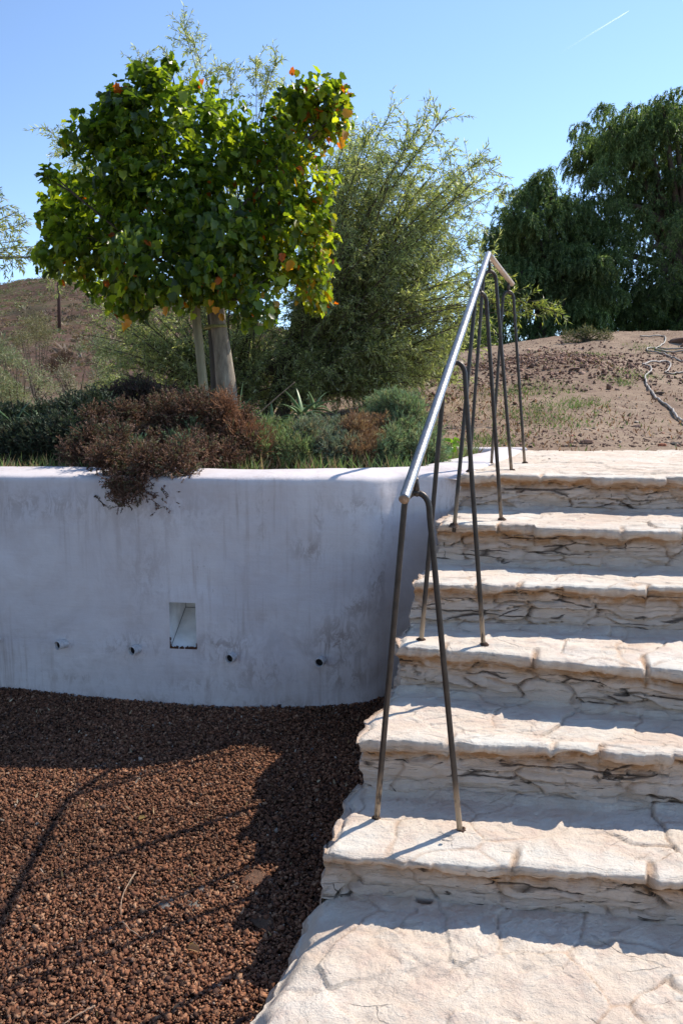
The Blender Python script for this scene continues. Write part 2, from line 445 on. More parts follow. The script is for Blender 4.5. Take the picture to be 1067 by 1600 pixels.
def riser_disp(s, h, H, seed):
    """outward offset of the rubble riser; s along, h height above foot"""
    ws = s + fbm(s * 7, h * 12, seed + 11, 3) * .08; wh = h + fbm(s * 5, h * 10, seed + 21, 3) * .045
    f1, f2, cid, cx, cy = worley(ws / .24, wh / .036, seed)
    g1, g2, gid, gx, gy = worley(ws / .17 + 7.3, wh / .11 + .2, seed + 2)
    big = sstep(.0, .12, fbm(s * 2.2, h * 1.0, seed + 5, 2))
    e1 = f2 - f1; e2 = g2 - g1
    opn = sstep(-.08, .2, fbm(s * 6.5, h * 16, seed + 31, 3))
    gr1 = (1 - sstep(0, .16, e1)) ; gr2 = (1 - sstep(0, .09, e2))
    gro = gr1 * (1 - big) + gr2 * big
    o = (cid - .5) * .014 * (1 - big) + (gid - .5) * .011 * big
    o += -cy * .011 * (1 - big)                       # slabs lean: lower edge proud
    o -= gro * (.0035 + .013 * opn)
    hor = np.abs(cx) > 0                              # cracks mostly follow the bedding
    crack = (1 - sstep(.015, .075, e1)) * (1 - big) * sstep(.08, .20, fbm(s * 9, h * 22, seed + 37, 3))
    crack = np.maximum(crack, (1 - sstep(.01, .05, e2)) * big * sstep(.22, .32, fbm(s * 8, h * 12, seed + 47, 3)))
    pit = sstep(.33, .38, fbm(s * 30, h * 46, seed + 57, 3)) * sstep(.12, .3, fbm(s * 4, h * 6, seed + 67, 2))
    crack = np.maximum(crack, pit * .9)
    o -= crack * .012
    o += lnoise(s * 9, h * 22, seed + 41, 4) * .011 + fbm(s * 40, h * 80, seed + 51, 2) * .003
    st_ = fbm(s * 3.5, h * 34, seed + 61, 3); o += (np.round(st_ * 6) / 6 - st_ * .6) * .007
    return o, crack, gro

for si, st in enumerate(steps):
    seed = 100 + si * 13
    zt = st['z']; zf = steps[si + 1]['z'] if si < 5 else Z_RAMP
    H = zt - zf
    fine = (.0075, .0065, .006, .0055, .005, .005)[si]
    s = s_samples(st['len'], fine); ns = len(s)
    if si > 0:
        up = steps[si - 1]; BL = up['L'] + up['n'] * (OVER + .0) ; BL[2] = 0; bd = up['d']
    else:
        BL = LB.copy(); BL[2] = 0; bd = dB
    FL = st['L'].copy(); FL[2] = 0
    front = FL + st['d'] * s[:, None]; back = BL + bd * (s * 1.0)[:, None]
    back[:, 0] = np.maximum(back[:, 0], front[:, 0] * 0 + back[:, 0])
    T = np.linalg.norm(back[0] - front[0])
    off, th, jm, dzn, idn = nose_profile(s, seed)
    # tread rows from back (-2 cm behind the riser above) to the nose
    t = [0.0]; step_t = fine * .9
    if si == 0:
        tt = list(np.linspace(0, .55, 60)) + list(np.linspace(.555, 1, 110))
        tt = np.array(tt)
    else:
        tt = np.linspace(-.06, 1, int(T / step_t) + 2)
    V = []; TAN = []; CR = []; GR = []; PSA = []; PHA = []; RZ = []; SLB = None
    dist = (1 - tt) * T                                    # distance behind nose edge
    w = np.exp(-(np.maximum(dist, 0) / .05) ** 2)
    P = back[None] * (1 - tt)[:, None, None] + front[None] * tt[:, None, None]
    P = P - st['n'] * (w[:, None] * off[None])[..., None]
    hd, grv, op, e = tread_disp(P[..., 0], P[..., 1], seed, 1.0)
    wn_ = np.exp(-(np.maximum(dist, 0)[:, None] / (.075 + .03 * vnoise(s * 3, s * 0, seed)[None])) ** 6)   # nose stone band
    jgroove = jm[None] * wn_
    hd = hd * (1 - .55 * wn_) + wn_ * dzn[None] - jgroove * .010
    # rear lift against riser (mortar fillet)
    if si > 0: hd = hd + .016 * np.exp(-((tt * T)[:, None] / .022) ** 2)
    hd = hd - .0045 * np.exp(-(np.maximum(dist, 0)[:, None] / .010) ** 2)
    P[..., 2] = zt + hd
    V.append(P.reshape(-1, 3))
    TAN.append((.10 + .35 * grv * op + .5 * jgroove).ravel()); CR.append((.25 * sstep(.5, 1, grv * op) * sstep(.2, .3, fbm(P[..., 0] * 11, P[..., 1] * 11, seed + 5, 3)) + .5 * jgroove * sstep(.0, .2, fbm(P[..., 0] * 30, P[..., 1] * 30, seed + 5, 3))).ravel())
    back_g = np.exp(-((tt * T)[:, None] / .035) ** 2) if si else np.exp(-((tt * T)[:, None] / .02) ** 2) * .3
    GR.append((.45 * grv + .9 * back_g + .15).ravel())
    top_edge = P[-1].copy()
    SLB = (np.clip(wn_ * (1 - jm[None]) * (.35 + .65 * (hsh(idn, idn * 0, seed + 2) > .35))[None] + .55 * (sstep(.08, .2, e) * (hsh(np.floor(e * 0 + 1), np.floor(grv * 0), 3) * 0 + 1) * sstep(.1, .35, fbm(P[..., 0] * 4, P[..., 1] * 6, seed + 15, 3))), 0, 1)).ravel()
    PSA.append(np.broadcast_to(s[None], P.shape[:2]).ravel()); PHA.append((seed * 1.7 + dist[:, None] * np.ones(ns)[None]).ravel()); RZ.append(np.zeros(P.shape[0] * ns))
    # lip, underside and riser rows
    depth = [.004, .010]
    lipn = 7
    rows = []
    nose_out = off
    nl = 6
    for q in range(1, nl + 1):
        f = q / nl
        dz_ = th * f
        o = nose_out * (1 - .10 * f) + .004 * math.sin(f * math.pi)
        rows.append((o + fbm(s * 30, s * 0 + q * .5, seed + 77, 3) * .004, dz_, 1.0, f))
    for (pz, po) in ((.003, .35), (.008, .75)):
        rows.append((nose_out * (1 - po) - OVER * po * .9, th + pz, 2.0, po))
    for o, dz_, kind, f in rows:
        R = front - st['n'] * o[:, None]; R[:, 2] = top_edge[:, 2] - dz_
        V.append(R); PSA.append(s); PHA.append(seed * 1.7 - dz_ * np.ones(ns)); RZ.append(np.full(ns, .2 if kind == 1 else 1.0))
        tanv = (.15 + .5 * f) if kind == 1 else np.full(ns, .95)
        TAN.append(np.broadcast_to(tanv, (ns,)) * np.ones(ns)); CR.append((.55 * sstep(.12, .3, fbm(s * 13, s * 0 + 2, seed + 6, 3)) if kind == 2 else .6 * jm * f) * np.ones(ns)); GR.append(np.full(ns, .4))
    z1 = top_edge[:, 2] - th - .010
    zb = zf - .02
    nr = max(12, int(H / fine) + 2)
    g = np.linspace(0, 1, nr + 1)[1:]
    Z = z1[None] * (1 - g)[:, None] + zb * g[:, None]
    hh = Z - zf
    o, crack, gro = riser_disp(np.broadcast_to(s[None], Z.shape), hh, H, seed + 3)
    fade = sstep(0, .10, g)[:, None]
    o = -OVER + o * (.4 + .6 * fade) + .012 * np.exp(-(np.maximum(hh, 0) / .018) ** 2)
    R = front[None] - st['n'] * o[..., None]; R[..., 2] = Z
    V.append(R.reshape(-1, 3)); PSA.append(np.broadcast_to(s[None], Z.shape).ravel()); PHA.append((seed * 1.7 - (zt - Z)).ravel()); RZ.append(np.ones(Z.size))
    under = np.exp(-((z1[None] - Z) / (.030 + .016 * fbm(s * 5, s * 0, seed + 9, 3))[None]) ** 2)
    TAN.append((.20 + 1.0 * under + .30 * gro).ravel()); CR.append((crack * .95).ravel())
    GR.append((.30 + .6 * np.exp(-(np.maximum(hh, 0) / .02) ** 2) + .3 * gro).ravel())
    V = np.concatenate(V); TAN = np.concatenate(TAN); CR = np.concatenate(CR); GR = np.concatenate(GR)
    nrow = len(V) // ns
    # ragged left end
    Vg = V.reshape(nrow, ns, 3)
    edge = np.exp(-(s / .035) ** 2)
    lj = fbm(Vg[:, 0, 2] * 22 + np.arange(nrow) * .02, Vg[:, 0, 1] * 12, seed + 97, 4) * .03
    Vg[..., 0] += lj[:, None] * edge[None]
    Vg[:len(tt), :, 2] -= (.012 * np.exp(-(s / .012) ** 2))[None]
    faces = [grid_faces(nrow, ns, 0, True)]
    # side wall: from each tread-edge vertex down
    nt_ = len(tt); m = nrow - nt_
    prof = Vg[nt_ - 1:, 0, :].copy()                        # front profile nose -> foot
    pz = np.concatenate([prof[:, 2], np.linspace(prof[-1, 2] - .01, -1.2, 14)])
    pxy = np.concatenate([prof[:, :2], np.repeat(prof[-1:, :2], 14, 0)])
    side = []
    top = Vg[:nt_, 0, :]
    for a in range(nt_ - 1, -1, -3):
        tw = dist[a] / max(T, 1e-6)
        sh = top[a, :2] - top[nt_ - 1, :2]
        col = np.concatenate([pxy + sh, (pz - pz[0] + top[a, 2])[:, None]], 1)
        col[-1, 2] = -1.2
        nz = fbm(col[:, 2] * 12, np.full(len(col), col[0, 1] * 9), seed + 99, 3) * .03 * min(1, (1 - tt[a]) * 8)
        col[:, 0] -= nz + .012 * min(1, (1 - tt[a]) * 8) - 0
        col[0] = top[a]
        side.append(col)
    S = np.array(side); o0 = len(V)
    V = np.concatenate([Vg.reshape(-1, 3), S.reshape(-1, 3)])
    faces.append(grid_faces(S.shape[0], S.shape[1], o0))
    ex = S.shape[0] * S.shape[1]
    TAN = np.concatenate([TAN, np.full(ex, .4)]); CR = np.concatenate([CR, np.zeros(ex)]); GR = np.concatenate([GR, np.full(ex, .6)])
    PSA = np.concatenate(PSA + [S[..., 1].ravel() * -1.0]); PHA = np.concatenate(PHA + [S[..., 2].ravel()]); RZ = np.concatenate(RZ + [np.ones(ex)])
    me = mesh_np('step', V, faces, None, True, dict(slab=np.concatenate([SLB, np.zeros(len(V) - len(SLB))]), ps=PSA, ph=PHA, riser=RZ, tan=np.clip(TAN, 0, 1.3), crack=np.clip(CR, 0, 1), grime=np.clip(GR, 0, 1)))
    o_ = link('landing' if si == 0 else 'step', me, M_STONE, stair)

# ------------------------------------------------------------------ sloping path in front of the steps
rp = np.array([at_z(x, y, Z_RAMP - .00) for x, y in ((495, 1372), (473, 1405), (452, 1455), (425, 1515), (372, 1600))])
ext = rp[-1] + (rp[-1] - rp[0]) / np.linalg.norm(rp[-1] - rp[0]) * 1.6
rp = np.vstack([rp, ext])
s1 = steps[5]
foot0 = s1['L'] + s1['n'] * (OVER + .03)
def ramp_left(y):
    return np.interp(-y, -rp[::-1][::-1][:, 1], rp[:, 0])
ycoarse = [ext[1]]
y = ext[1]
while y < foot0[1] + .0:
    y += .03 if y < 1.25 else .0055
    ycoarse.append(y)
ys_ = np.array(ycoarse)[::-1]
ls = rp[:, 0]; ly = rp[:, 1]
xl = np.interp(-ys_, -ly, ls)
sx = s_samples(3.4, .0052)
slope_f = s1['d'][1] / s1['d'][0]
X = xl[:, None] + sx[None] * 1.0
yy = (ys_ - ys_[0])
Yb = foot0[1] + slope_f * (X - foot0[0])                   # foot line of first riser
Y = Yb + yy[:, None] * (1.0 + 0 * X)
Y = np.where(sx[None] < .0, ys_[:, None], Y)
Y = ys_[:, None] + (Yb - foot0[1]) * np.exp(yy[:, None] * .3)
hd, grv, op, e = tread_disp(X, Y, 777, 1.0, (.24, .17), .5)
hd = hd + lnoise(X * 22, Y * 22, 71, 4) * .0055 + np.abs(fbm(X * 6, Y * 6, 72, 3)) * -.006
zr = Z_RAMP + hd * .9 - .035 * (ys_[0] - ys_)[:, None]
zr = zr - .045 * np.exp(-(sx[None] / .03) ** 2) - .02 * np.exp(-(sx[None] / .09) ** 2)
# two filled old post holes near the first riser
for hx, hy in ((547, 1384), (662, 1404)):
    p = at_z(hx, hy, Z_RAMP); r = np.hypot((X - p[0]) * .8, Y - p[1]); zr = zr - .03 * (1 - sstep(.008, .022, r)) + .004 * np.exp(-((r - .026) / .008) ** 2)
X = X + (fbm(ys_ * 14, ys_ * 0, 55, 4) * .035)[:, None] * np.exp(-(sx[None] / .05) ** 2)
P = np.stack([X, Y, zr], -1)
nr_, nc_ = P.shape[:2]
side = []
for kz in range(1, 12):
    q = P[:, 0, :].copy(); q[:, 2] -= kz * .022; q[:, 0] -= .012 + .03 * (kz / 11) + fbm(ys_ * 12, ys_ * 0 + kz * .4, 66, 3) * .02
    side.append(q)
S = np.array([P[:, 0, :]] + side).transpose(1, 0, 2)
V = np.concatenate([P.reshape(-1, 3), S.reshape(-1, 3)])
ex = S.shape[0] * S.shape[1]
gr_ = .35 * grv + .25 + .55 * np.exp(-((ys_[0] - ys_)[:, None] / .05) ** 2)
me = mesh_np('path', V, [grid_faces(nr_, nc_, 0, True), grid_faces(S.shape[0], S.shape[1], nr_ * nc_, False)], None, True,
             dict(ps=np.concatenate([X.ravel(), S[..., 1].ravel()]), ph=np.concatenate([Y.ravel(), S[..., 2].ravel()]), riser=np.concatenate([np.zeros(X.size), np.ones(ex)]), tan=np.concatenate([(.12 + .35 * grv * op).ravel(), np.full(ex, .3)]), crack=np.concatenate([(.35 * sstep(.6, 1, grv * op) * sstep(.25, .35, fbm(X * 9, Y * 9, 5, 3))).ravel(), np.zeros(ex)]),
                  grime=np.concatenate([np.clip(gr_, 0, 1).ravel(), np.full(ex, .7)])))
setp(link('path', me, M_STONE), 'white limewashed stone slab path sloping down from the first step', None, None, 'structure')

# ================================================================== WHITE RETAINING WALL
def wall_mat():
    m, nt, b = mat_new('limewashed_plaster')
    v = mapping(nt, (1, 1, 1)); vs = mapping(nt, (38, 38, 1.3)); vh = mapping(nt, (6, 6, 30))
    big = noise(nt, v, 2.2, 5, .6, .6); med = noise(nt, v, 9, 6, .65, .4); fine = noise(nt, v, 90, 4, .7)
    c = ramp(nt, big, [(.35, (.65, .60, .605)), (.6, (.745, .695, .69))])
    c = mix(nt, mth(nt, 'MULTIPLY', ramp(nt, med, [(.45, (0, 0, 0)), (.7, (1, 1, 1))]), .35), c, (.58, .49, .455))
    # rain streaks
    st = ramp(nt, noise(nt, vs, 1.0, 4, .6), [(.52, (0, 0, 0)), (.68, (1, 1, 1))])
    area = ramp(nt, noise(nt, v, 1.3, 3, .5), [(.42, (0, 0, 0)), (.60, (1, 1, 1))])
    c = mix(nt, mth(nt, 'MULTIPLY', mth(nt, 'MULTIPLY', st, area), .55), c, (.40, .31, .265))
    # damp and scuffed patches on the lower part
    tc = nt.nodes.new('ShaderNodeTexCoord'); sx_ = nt.nodes.new('ShaderNodeSeparateXYZ'); nt.links.new(tc.outputs['Object'], sx_.inputs[0])
    low = mth(nt, 'SUBTRACT', 1.0, mth(nt, 'MULTIPLY', mth(nt, 'ABSOLUTE', mth(nt, 'ADD', sx_.outputs[2], .80)), 4.2), clamp=True)
    pa = ramp(nt, noise(nt, v, 4.2, 7, .68, .9), [(.49, (0, 0, 0)), (.60, (1, 1, 1))])
    c = mix(nt, mth(nt, 'MULTIPLY', mth(nt, 'MULTIPLY', pa, low), .40), c, (.44, .38, .36))
    sp = ramp(nt, noise(nt, mapping(nt, (1, 1, .55)), 46, 4, .7, .3), [(.66, (0, 0, 0)), (.71, (1, 1, 1))])
    c = mix(nt, mth(nt, 'MULTIPLY', mth(nt, 'MULTIPLY', sp, area), .5), c, (.26, .20, .18))
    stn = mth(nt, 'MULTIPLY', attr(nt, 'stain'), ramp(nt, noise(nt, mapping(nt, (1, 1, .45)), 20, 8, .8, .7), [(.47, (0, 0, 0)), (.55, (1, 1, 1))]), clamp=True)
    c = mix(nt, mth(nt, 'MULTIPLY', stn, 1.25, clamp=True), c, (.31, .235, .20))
    nt.links.new(c, b.inputs['Base Color'])
    b.inputs['Roughness'].default_value = .9; b.inputs['Specular IOR Level'].default_value = .15
    p = bump(nt, b, big, .02, .5); p = bump(nt, b, noise(nt, vh, 1.4, 5, .6), .004, .5, p); p = bump(nt, b, fine, .0015, .5, p)
    return m
M_WALL = wall_mat()
Z_YARD = -1.045
wp = [at_z(-1500, 1040, Z_YARD)] + [at_z(x, y, Z_YARD) for x, y in ((-420, 1056), (0, 1080), (150, 1091), (300, 1099), (420, 1102), (560, 1100))]
wp = [np.array([-6.2, 5.1, 0])] + wp[1:]
wp.append(np.array([.30, 3.37, 0])); wp.append(np.array([steps[0]['L'][0] + .06, steps[0]['L'][1] + .055, 0]))
wp = np.array(wp); wp[:, 2] = 0
WALL = catmull(wp, 60)
cum = np.concatenate([[0], np.cumsum(np.linalg.norm(np.diff(WALL, axis=0), axis=1))])
Lw = cum[-1]
def wall_at(s):
    return np.stack([np.interp(s, cum, WALL[:, i]) for i in range(3)], -1)
def wall_s_from_px(px):
    # arc length where the wall base line crosses the pixel column
    xs = CXP + WALL[:, 0] / (WALL[:, 1] * CP) * F_PX
    i = np.argmin(np.abs(xs - px)); return cum[i]
# more exact: intersect viewing ray with the wall face at a given height
def wall_hit(px, py):
    r = ray(px, py)
    best = None; q = r[0] / r[1]
    f = WALL[:, 0] - q * WALL[:, 1]
    i = np.where(np.diff(np.sign(f)) != 0)[0][0]
    t = f[i] / (f[i] - f[i + 1]); p = WALL[i] * (1 - t) + WALL[i + 1] * t
    return cum[i] * (1 - t) + cum[i + 1] * t, CAMZ + r[2] * p[1] / r[1], p
nA = wall_hit(264.5, 941); nB = wall_hit(305.5, 942); nC = wall_hit(266, 1012)
sA, sB = nA[0], nB[0]; zN1, zN0 = nA[1], nC[1]
ss = np.unique(np.concatenate([np.arange(0, Lw, .02), [Lw, sA, sB]]))
zz = np.unique(np.concatenate([np.linspace(-1.2, -.035, 62), [zN0, zN1]]))
base = wall_at(ss); tg = nrm(np.gradient(base, axis=0)); wn2 = np.stack([tg[:, 1], -tg[:, 0], 0 * tg[:, 0]], 1)   # towards the yard
S2, Z2 = np.meshgrid(ss, zz, indexing='ij')
und = fbm(S2 * 1.6, Z2 * 2.2, 11, 3) * .022 + fbm(S2 * 9, Z2 * 14, 12, 3) * .0035
keep = np.minimum(1, np.maximum(np.maximum(sA - S2, S2 - sB), np.maximum(zN0 - Z2, Z2 - zN1)) / .08); keep = np.clip(keep, 0, 1)
und = und * keep
P = base[:, None] + wn2[:, None] * und[..., None]; P[..., 2] = Z2
# top: rounded front arris, then slopes up to the back
topo = []; prevz = -.035
for off_, z_ in ((.000, -.022), (-.004, -.012), (-.012, -.004), (-.024, .001), (-.045, .006), (-.08, .010), (-.12, .014), (-.16, .018), (-.20, .022), (-.235, .024), (-.262, .022), (-.275, .010), (-.28, -.02), (-.28, -.15)):
    q = base + wn2 * (off_ + und[:, -1] * (1 if off_ > -.2 else 0))[:, None] if False else base + wn2 * (off_ + und[:, -1])[:, None]
    q[:, 2] = z_ + (fbm(ss * 1.3, ss * 0 + off_ * 4, 14, 2) * .012 + fbm(ss * 7, ss * 0 + off_ * 20, 15, 2) * .004)
    topo.append(q)
TP = np.array(topo).transpose(1, 0, 2)
G = np.concatenate([P, TP], 1); ni, nj = G.shape[:2]
fc = grid_faces(ni, nj, 0, False).reshape(ni - 1, nj - 1, 4)
ia, ib = np.searchsorted(ss, sA), np.searchsorted(ss, sB); ja, jb = np.searchsorted(zz, zN0), np.searchsorted(zz, zN1)
mask = np.ones((ni - 1, nj - 1), bool); mask[ia:ib, ja:jb] = False
# stains: rust under the niche and damp rings round the pipes
stain = np.zeros((ni, nj))
Zall = np.concatenate([Z2, np.zeros((ni, nj - len(zz))) + .0], 1); Sall = np.concatenate([S2, np.repeat(ss[:, None], nj - len(zz), 1)], 1)
PIPES = [(-3, 997), (103, 1005), (217, 1013), (366, 1025), (503, 1031)]
PH = [wall_hit(*p) if p[0] > -2 else wall_hit(-3, 997) for p in PIPES]
for h in PH:
    r = np.hypot(Sall - h[0] - .01, Zall - h[1]); stain = np.maximum(stain, .35 * (1 - sstep(.015, .05, r)) )
zt_ = Zall
for px_, py_, rx, rz_, a_ in ((350, 1012, .13, .07, .55), (415, 1050, .12, .07, .45), (205, 1010, .14, .06, .42), (530, 1010, .12, .13, .62), (485, 860, .08, .05, .5), (590, 905, .05, .16, .5), (545, 1060, .12, .06, .5), (120, 1060, .2, .03, .3), (330, 1070, .25, .035, .35), (560, 950, .08, .06, .5), (240, 800, .35, .10, .22), (60, 790, .5, .07, .32), (230, 900, .1, .2, .2), (560, 790, .12, .05, .35)):
    h_ = wall_hit(px_, py_); stain = np.maximum(stain, a_ * np.exp(-((Sall - h_[0]) / rx) ** 2 - ((zt_ - h_[1]) / rz_) ** 2))
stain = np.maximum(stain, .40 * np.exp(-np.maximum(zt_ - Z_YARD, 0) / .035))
drip = (sstep(.12, .32, fbm(Sall * 26, Sall * 0, 19, 2)) * .5) * np.exp(-np.abs(zt_ + .16) / .16) * sstep(.0, .2, fbm(Sall * 1.3, Sall * 0, 23, 2) + .12)
stain = np.clip(np.maximum(stain, drip), 0, .9)
me = mesh_np('wall_face', G.reshape(-1, 3), [fc[mask]], None, True, dict(stain=stain.ravel()))
wall = empty('retaining_wall', (-1, 3.4, -1.05), 'smooth white limewashed retaining wall in shade holding the raised planting bed', 'wall')
link('wall_face', me, M_WALL, wall)
# niche (recess with a sloping sill)
def wn_at(s):
    i = min(len(ss) - 1, int(np.searchsorted(ss, s))); return wn2[i]
nn_ = wn_at((sA + sB) / 2); pa = wall_at(np.array([sA]))[0]; pb = wall_at(np.array([sB]))[0]
D1 = .23
def npnt(u, dep, z):
    p = pa * (1 - u) + pb * u - nn_ * dep; return [p[0], p[1], z]
zm = zN0 + (zN1 - zN0) * .60
V = [npnt(0, 0, zN0), npnt(1, 0, zN0), npnt(1, 0, zN1), npnt(0, 0, zN1), npnt(0, D1, zm), npnt(1, D1, zm), npnt(1, D1 * 1.0, zN1 - .006), npnt(0, D1, zN1 - .006)]
mbn = MB(); mbn.add(V, f4=[[0, 1, 5, 4], [4, 5, 6, 7], [3, 7, 6, 2], [0, 4, 7, 3], [1, 2, 6, 5]])
me_n = mesh_np('niche', V, [np.array([[0, 1, 5, 4], [4, 5, 6, 7], [3, 7, 6, 2], [0, 4, 7, 3], [1, 2, 6, 5]])], None, False, dict(stain=np.zeros(8)))
mN, nt, b = mat_new('niche_paint')
v = mapping(nt, (1, 1, 1)); nt.links.new(ramp(nt, noise(nt, v, 16, 5, .6), [(.35, (.70, .69, .66)), (.6, (.84, .83, .80))]), b.inputs['Base Color']); b.inputs['Roughness'].default_value = .7
niche = link('niche', me_n, mN, wall)
mK_crease, nt, b = mat_new('crease_shade_paint'); nt.links.new(ramp(nt, noise(nt, mapping(nt, (1, 1, 1)), 50), [(.3, (.10, .09, .085)), (.7, (.28, .25, .23))]), b.inputs['Base Color'])
mR, nt, b = mat_new('rust')
nt.links.new(ramp(nt, noise(nt, mapping(nt, (1, 1, 1)), 60, 5, .7), [(.35, (.035, .016, .010)), (.6, (.13, .05, .02)), (.75, (.25, .13, .07))]), b.inputs['Base Color']); b.inputs['Roughness'].default_value = .95
mb = MB(); rs = np.random.RandomState(4)
def chip_strip(a0, a1, fixed, vert):
    q = np.linspace(a0, a1, 26)
    for i in range(25):
        if rs.rand() < (.12 if not vert else .25): continue
        hgt = rs.uniform(.004, .011)
        if vert: quad = [npnt(fixed, -.002, q[i]), npnt(fixed + hgt * 5, -.002, q[i]), npnt(fixed + hgt * 5, -.002, q[i + 1]), npnt(fixed, -.002, q[i + 1])]
        else: quad = [npnt(q[i], -.002, fixed - .003), npnt(q[i + 1], -.002, fixed - .003), npnt(q[i + 1], -.002, fixed + hgt), npnt(q[i], -.002, fixed + hgt)]
        back_ = [list(np.array(p) - nn_ * .004) for p in quad]
        mb.add(quad + back_, f4=[[0, 1, 2, 3], [7, 6, 5, 4], [0, 4, 5, 1], [1, 5, 6, 2], [2, 6, 7, 3], [3, 7, 4, 0]])
chip_strip(-.02, 1.02, zN0, False); chip_strip(zN0, zN0 + .05, -.015, True); chip_strip(zN0, zN0 + .025, .985, True)
mb.build('rusty_edge', mR, niche)
mb = MB()  # dark lines added along the inner edges, painting in shade contrast between faces
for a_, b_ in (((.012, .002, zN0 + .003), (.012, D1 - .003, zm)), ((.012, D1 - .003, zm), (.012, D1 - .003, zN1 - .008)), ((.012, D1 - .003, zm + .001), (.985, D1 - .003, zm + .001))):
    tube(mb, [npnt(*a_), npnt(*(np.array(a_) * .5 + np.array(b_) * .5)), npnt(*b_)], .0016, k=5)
mb.build('painted_crease', mK_crease, niche)
# drain pipes
mP, nt, b = mat_new('painted_pipe')
nt.links.new(ramp(nt, noise(nt, mapping(nt, (1, 1, 1)), 70, 4, .7), [(.35, (.42, .38, .36)), (.6, (.68, .65, .63))]), b.inputs['Base Color']); b.inputs['Roughness'].default_value = .6
mK, nt, b = mat_new('pipe_shade'); nt.links.new(ramp(nt, noise(nt, mapping(nt, (1, 1, 1)), 30), [(.3, (.006, .005, .005)), (.7, (.015, .013, .012))]), b.inputs['Base Color']); b.inputs['Roughness'].default_value = .9
pipe_me = None
for h in PH:
    nrmv = wn_at(h[0])
    if pipe_me is None:
        k = 20; ro, ri = .021, .0172; L_ = .050; V = []; F = []
        rings = [(-.06, ro), (L_ - .002, ro), (L_, ro - .001), (L_, ri + .0008), (L_ - .003, ri), (-.02, ri)]
        for (yy_, r_) in rings:
            for j in range(k):
                a = 2 * math.pi * j / k; V.append([r_ * math.cos(a), -yy_, r_ * math.sin(a)])
        for i in range(len(rings) - 1):
            for j in range(k): F.append([i * k + j, i * k + (j + 1) % k, (i + 1) * k + (j + 1) % k, (i + 1) * k + j])
        pipe_me = mesh_np('drain_pipe', V, [np.array(F)], None, True)
        Vb = [[0, -.030, 0]] + [[.0174 * math.cos(2 * math.pi * j / k), -.034, .0174 * math.sin(2 * math.pi * j / k)] for j in range(k)]
        bore_shade_me = mesh_np('bore_shade', Vb, [np.array([[0, 1 + (j + 1) % k, 1 + j] for j in range(k)])])  # black disc just inside the mouth, painting in the pipe's inner shade
    o = bpy.data.objects.new('drain_pipe', pipe_me); COL.objects.link(o)
    if not pipe_me.materials: pipe_me.materials.append(mP)
    o.parent = wall; o.location = tuple(np.array([h[2][0], h[2][1], h[1]]) - np.array(wall.location))
    o.rotation_euler = (math.radians(-3), 0, math.atan2(nrmv[0], -nrmv[1]) - math.radians(16))
    bo = bpy.data.objects.new('bore_shade', bore_shade_me); COL.objects.link(bo)
    if not bore_shade_me.materials: bore_shade_me.materials.append(mK)
    bo.parent = o

# low kerb round the head of the bed, running on from the wall top
kc = catmull([[steps[0]['L'][0] + .02, 3.40, 0], [.66, 3.75, 0], [.86, 4.25, 0], [1.10, 4.85, 0], [LB[0] - .02, LB[1] - .06, 0]], 20)
kt = nrm(np.gradient(kc, axis=0)); kn = np.stack([-kt[:, 1], kt[:, 0], 0 * kt[:, 0]], 1)
prof = [(-.05, -.12), (-.05, .006), (-.03, .012), (.0, .014), (.04, .017), (.12, .024), (.19, .024), (.235, .018), (.25, .0), (.25, -.15)]
KV = []
for o_, z_ in prof:
    q = kc + kn * (o_ * np.linspace(1.0, .55, len(kc)))[:, None]; q[:, 2] = z_ + fbm(np.arange(len(kc)) * .12, np.arange(len(kc)) * 0 + o_ * 5, 21, 2) * .006; q[:, 2] -= .04 * (1 - sstep(0, .22, np.linspace(0, 1, len(kc)))); KV.append(q)
KV = np.array(KV).transpose(1, 0, 2)
me = mesh_np('kerb', KV.reshape(-1, 3), [grid_faces(KV.shape[0], KV.shape[1], 0, False)], None, True, dict(stain=np.zeros(KV.shape[0] * KV.shape[1])))
setp(link('bed_kerb', me, M_WALL), 'low rounded white kerb curving from the wall top along the landing', 'kerb')
# back kerb of the bed
mb = MB()
kb = at_z(812, 701, .02); ka = at_z(700, 700.5, .02)
q = catmull([[ka[0] - .25, ka[1] + .03, 0], [ka[0], ka[1] + .02, 0], [kb[0] + .05, kb[1] + .04, 0]], 14)
KV = []
for o_, z_ in ((-.05, -.12), (-.048, .012), (-.04, .022), (0, .026), (.05, .026), (.06, .018), (.062, -.1)):
    r_ = q.copy(); r_[:, 1] += o_; r_[:, 2] = z_; KV.append(r_)
KV = np.array(KV).transpose(1, 0, 2)
me = mesh_np('kerb', KV.reshape(-1, 3), [grid_faces(KV.shape[0], KV.shape[1], 0, True)], None, True, dict(stain=np.zeros(KV.shape[0] * KV.shape[1])))
setp(link('bed_kerb', me, M_WALL), 'narrow straight pale kerb at the rear of the planting bed, left of the landing', 'kerb')

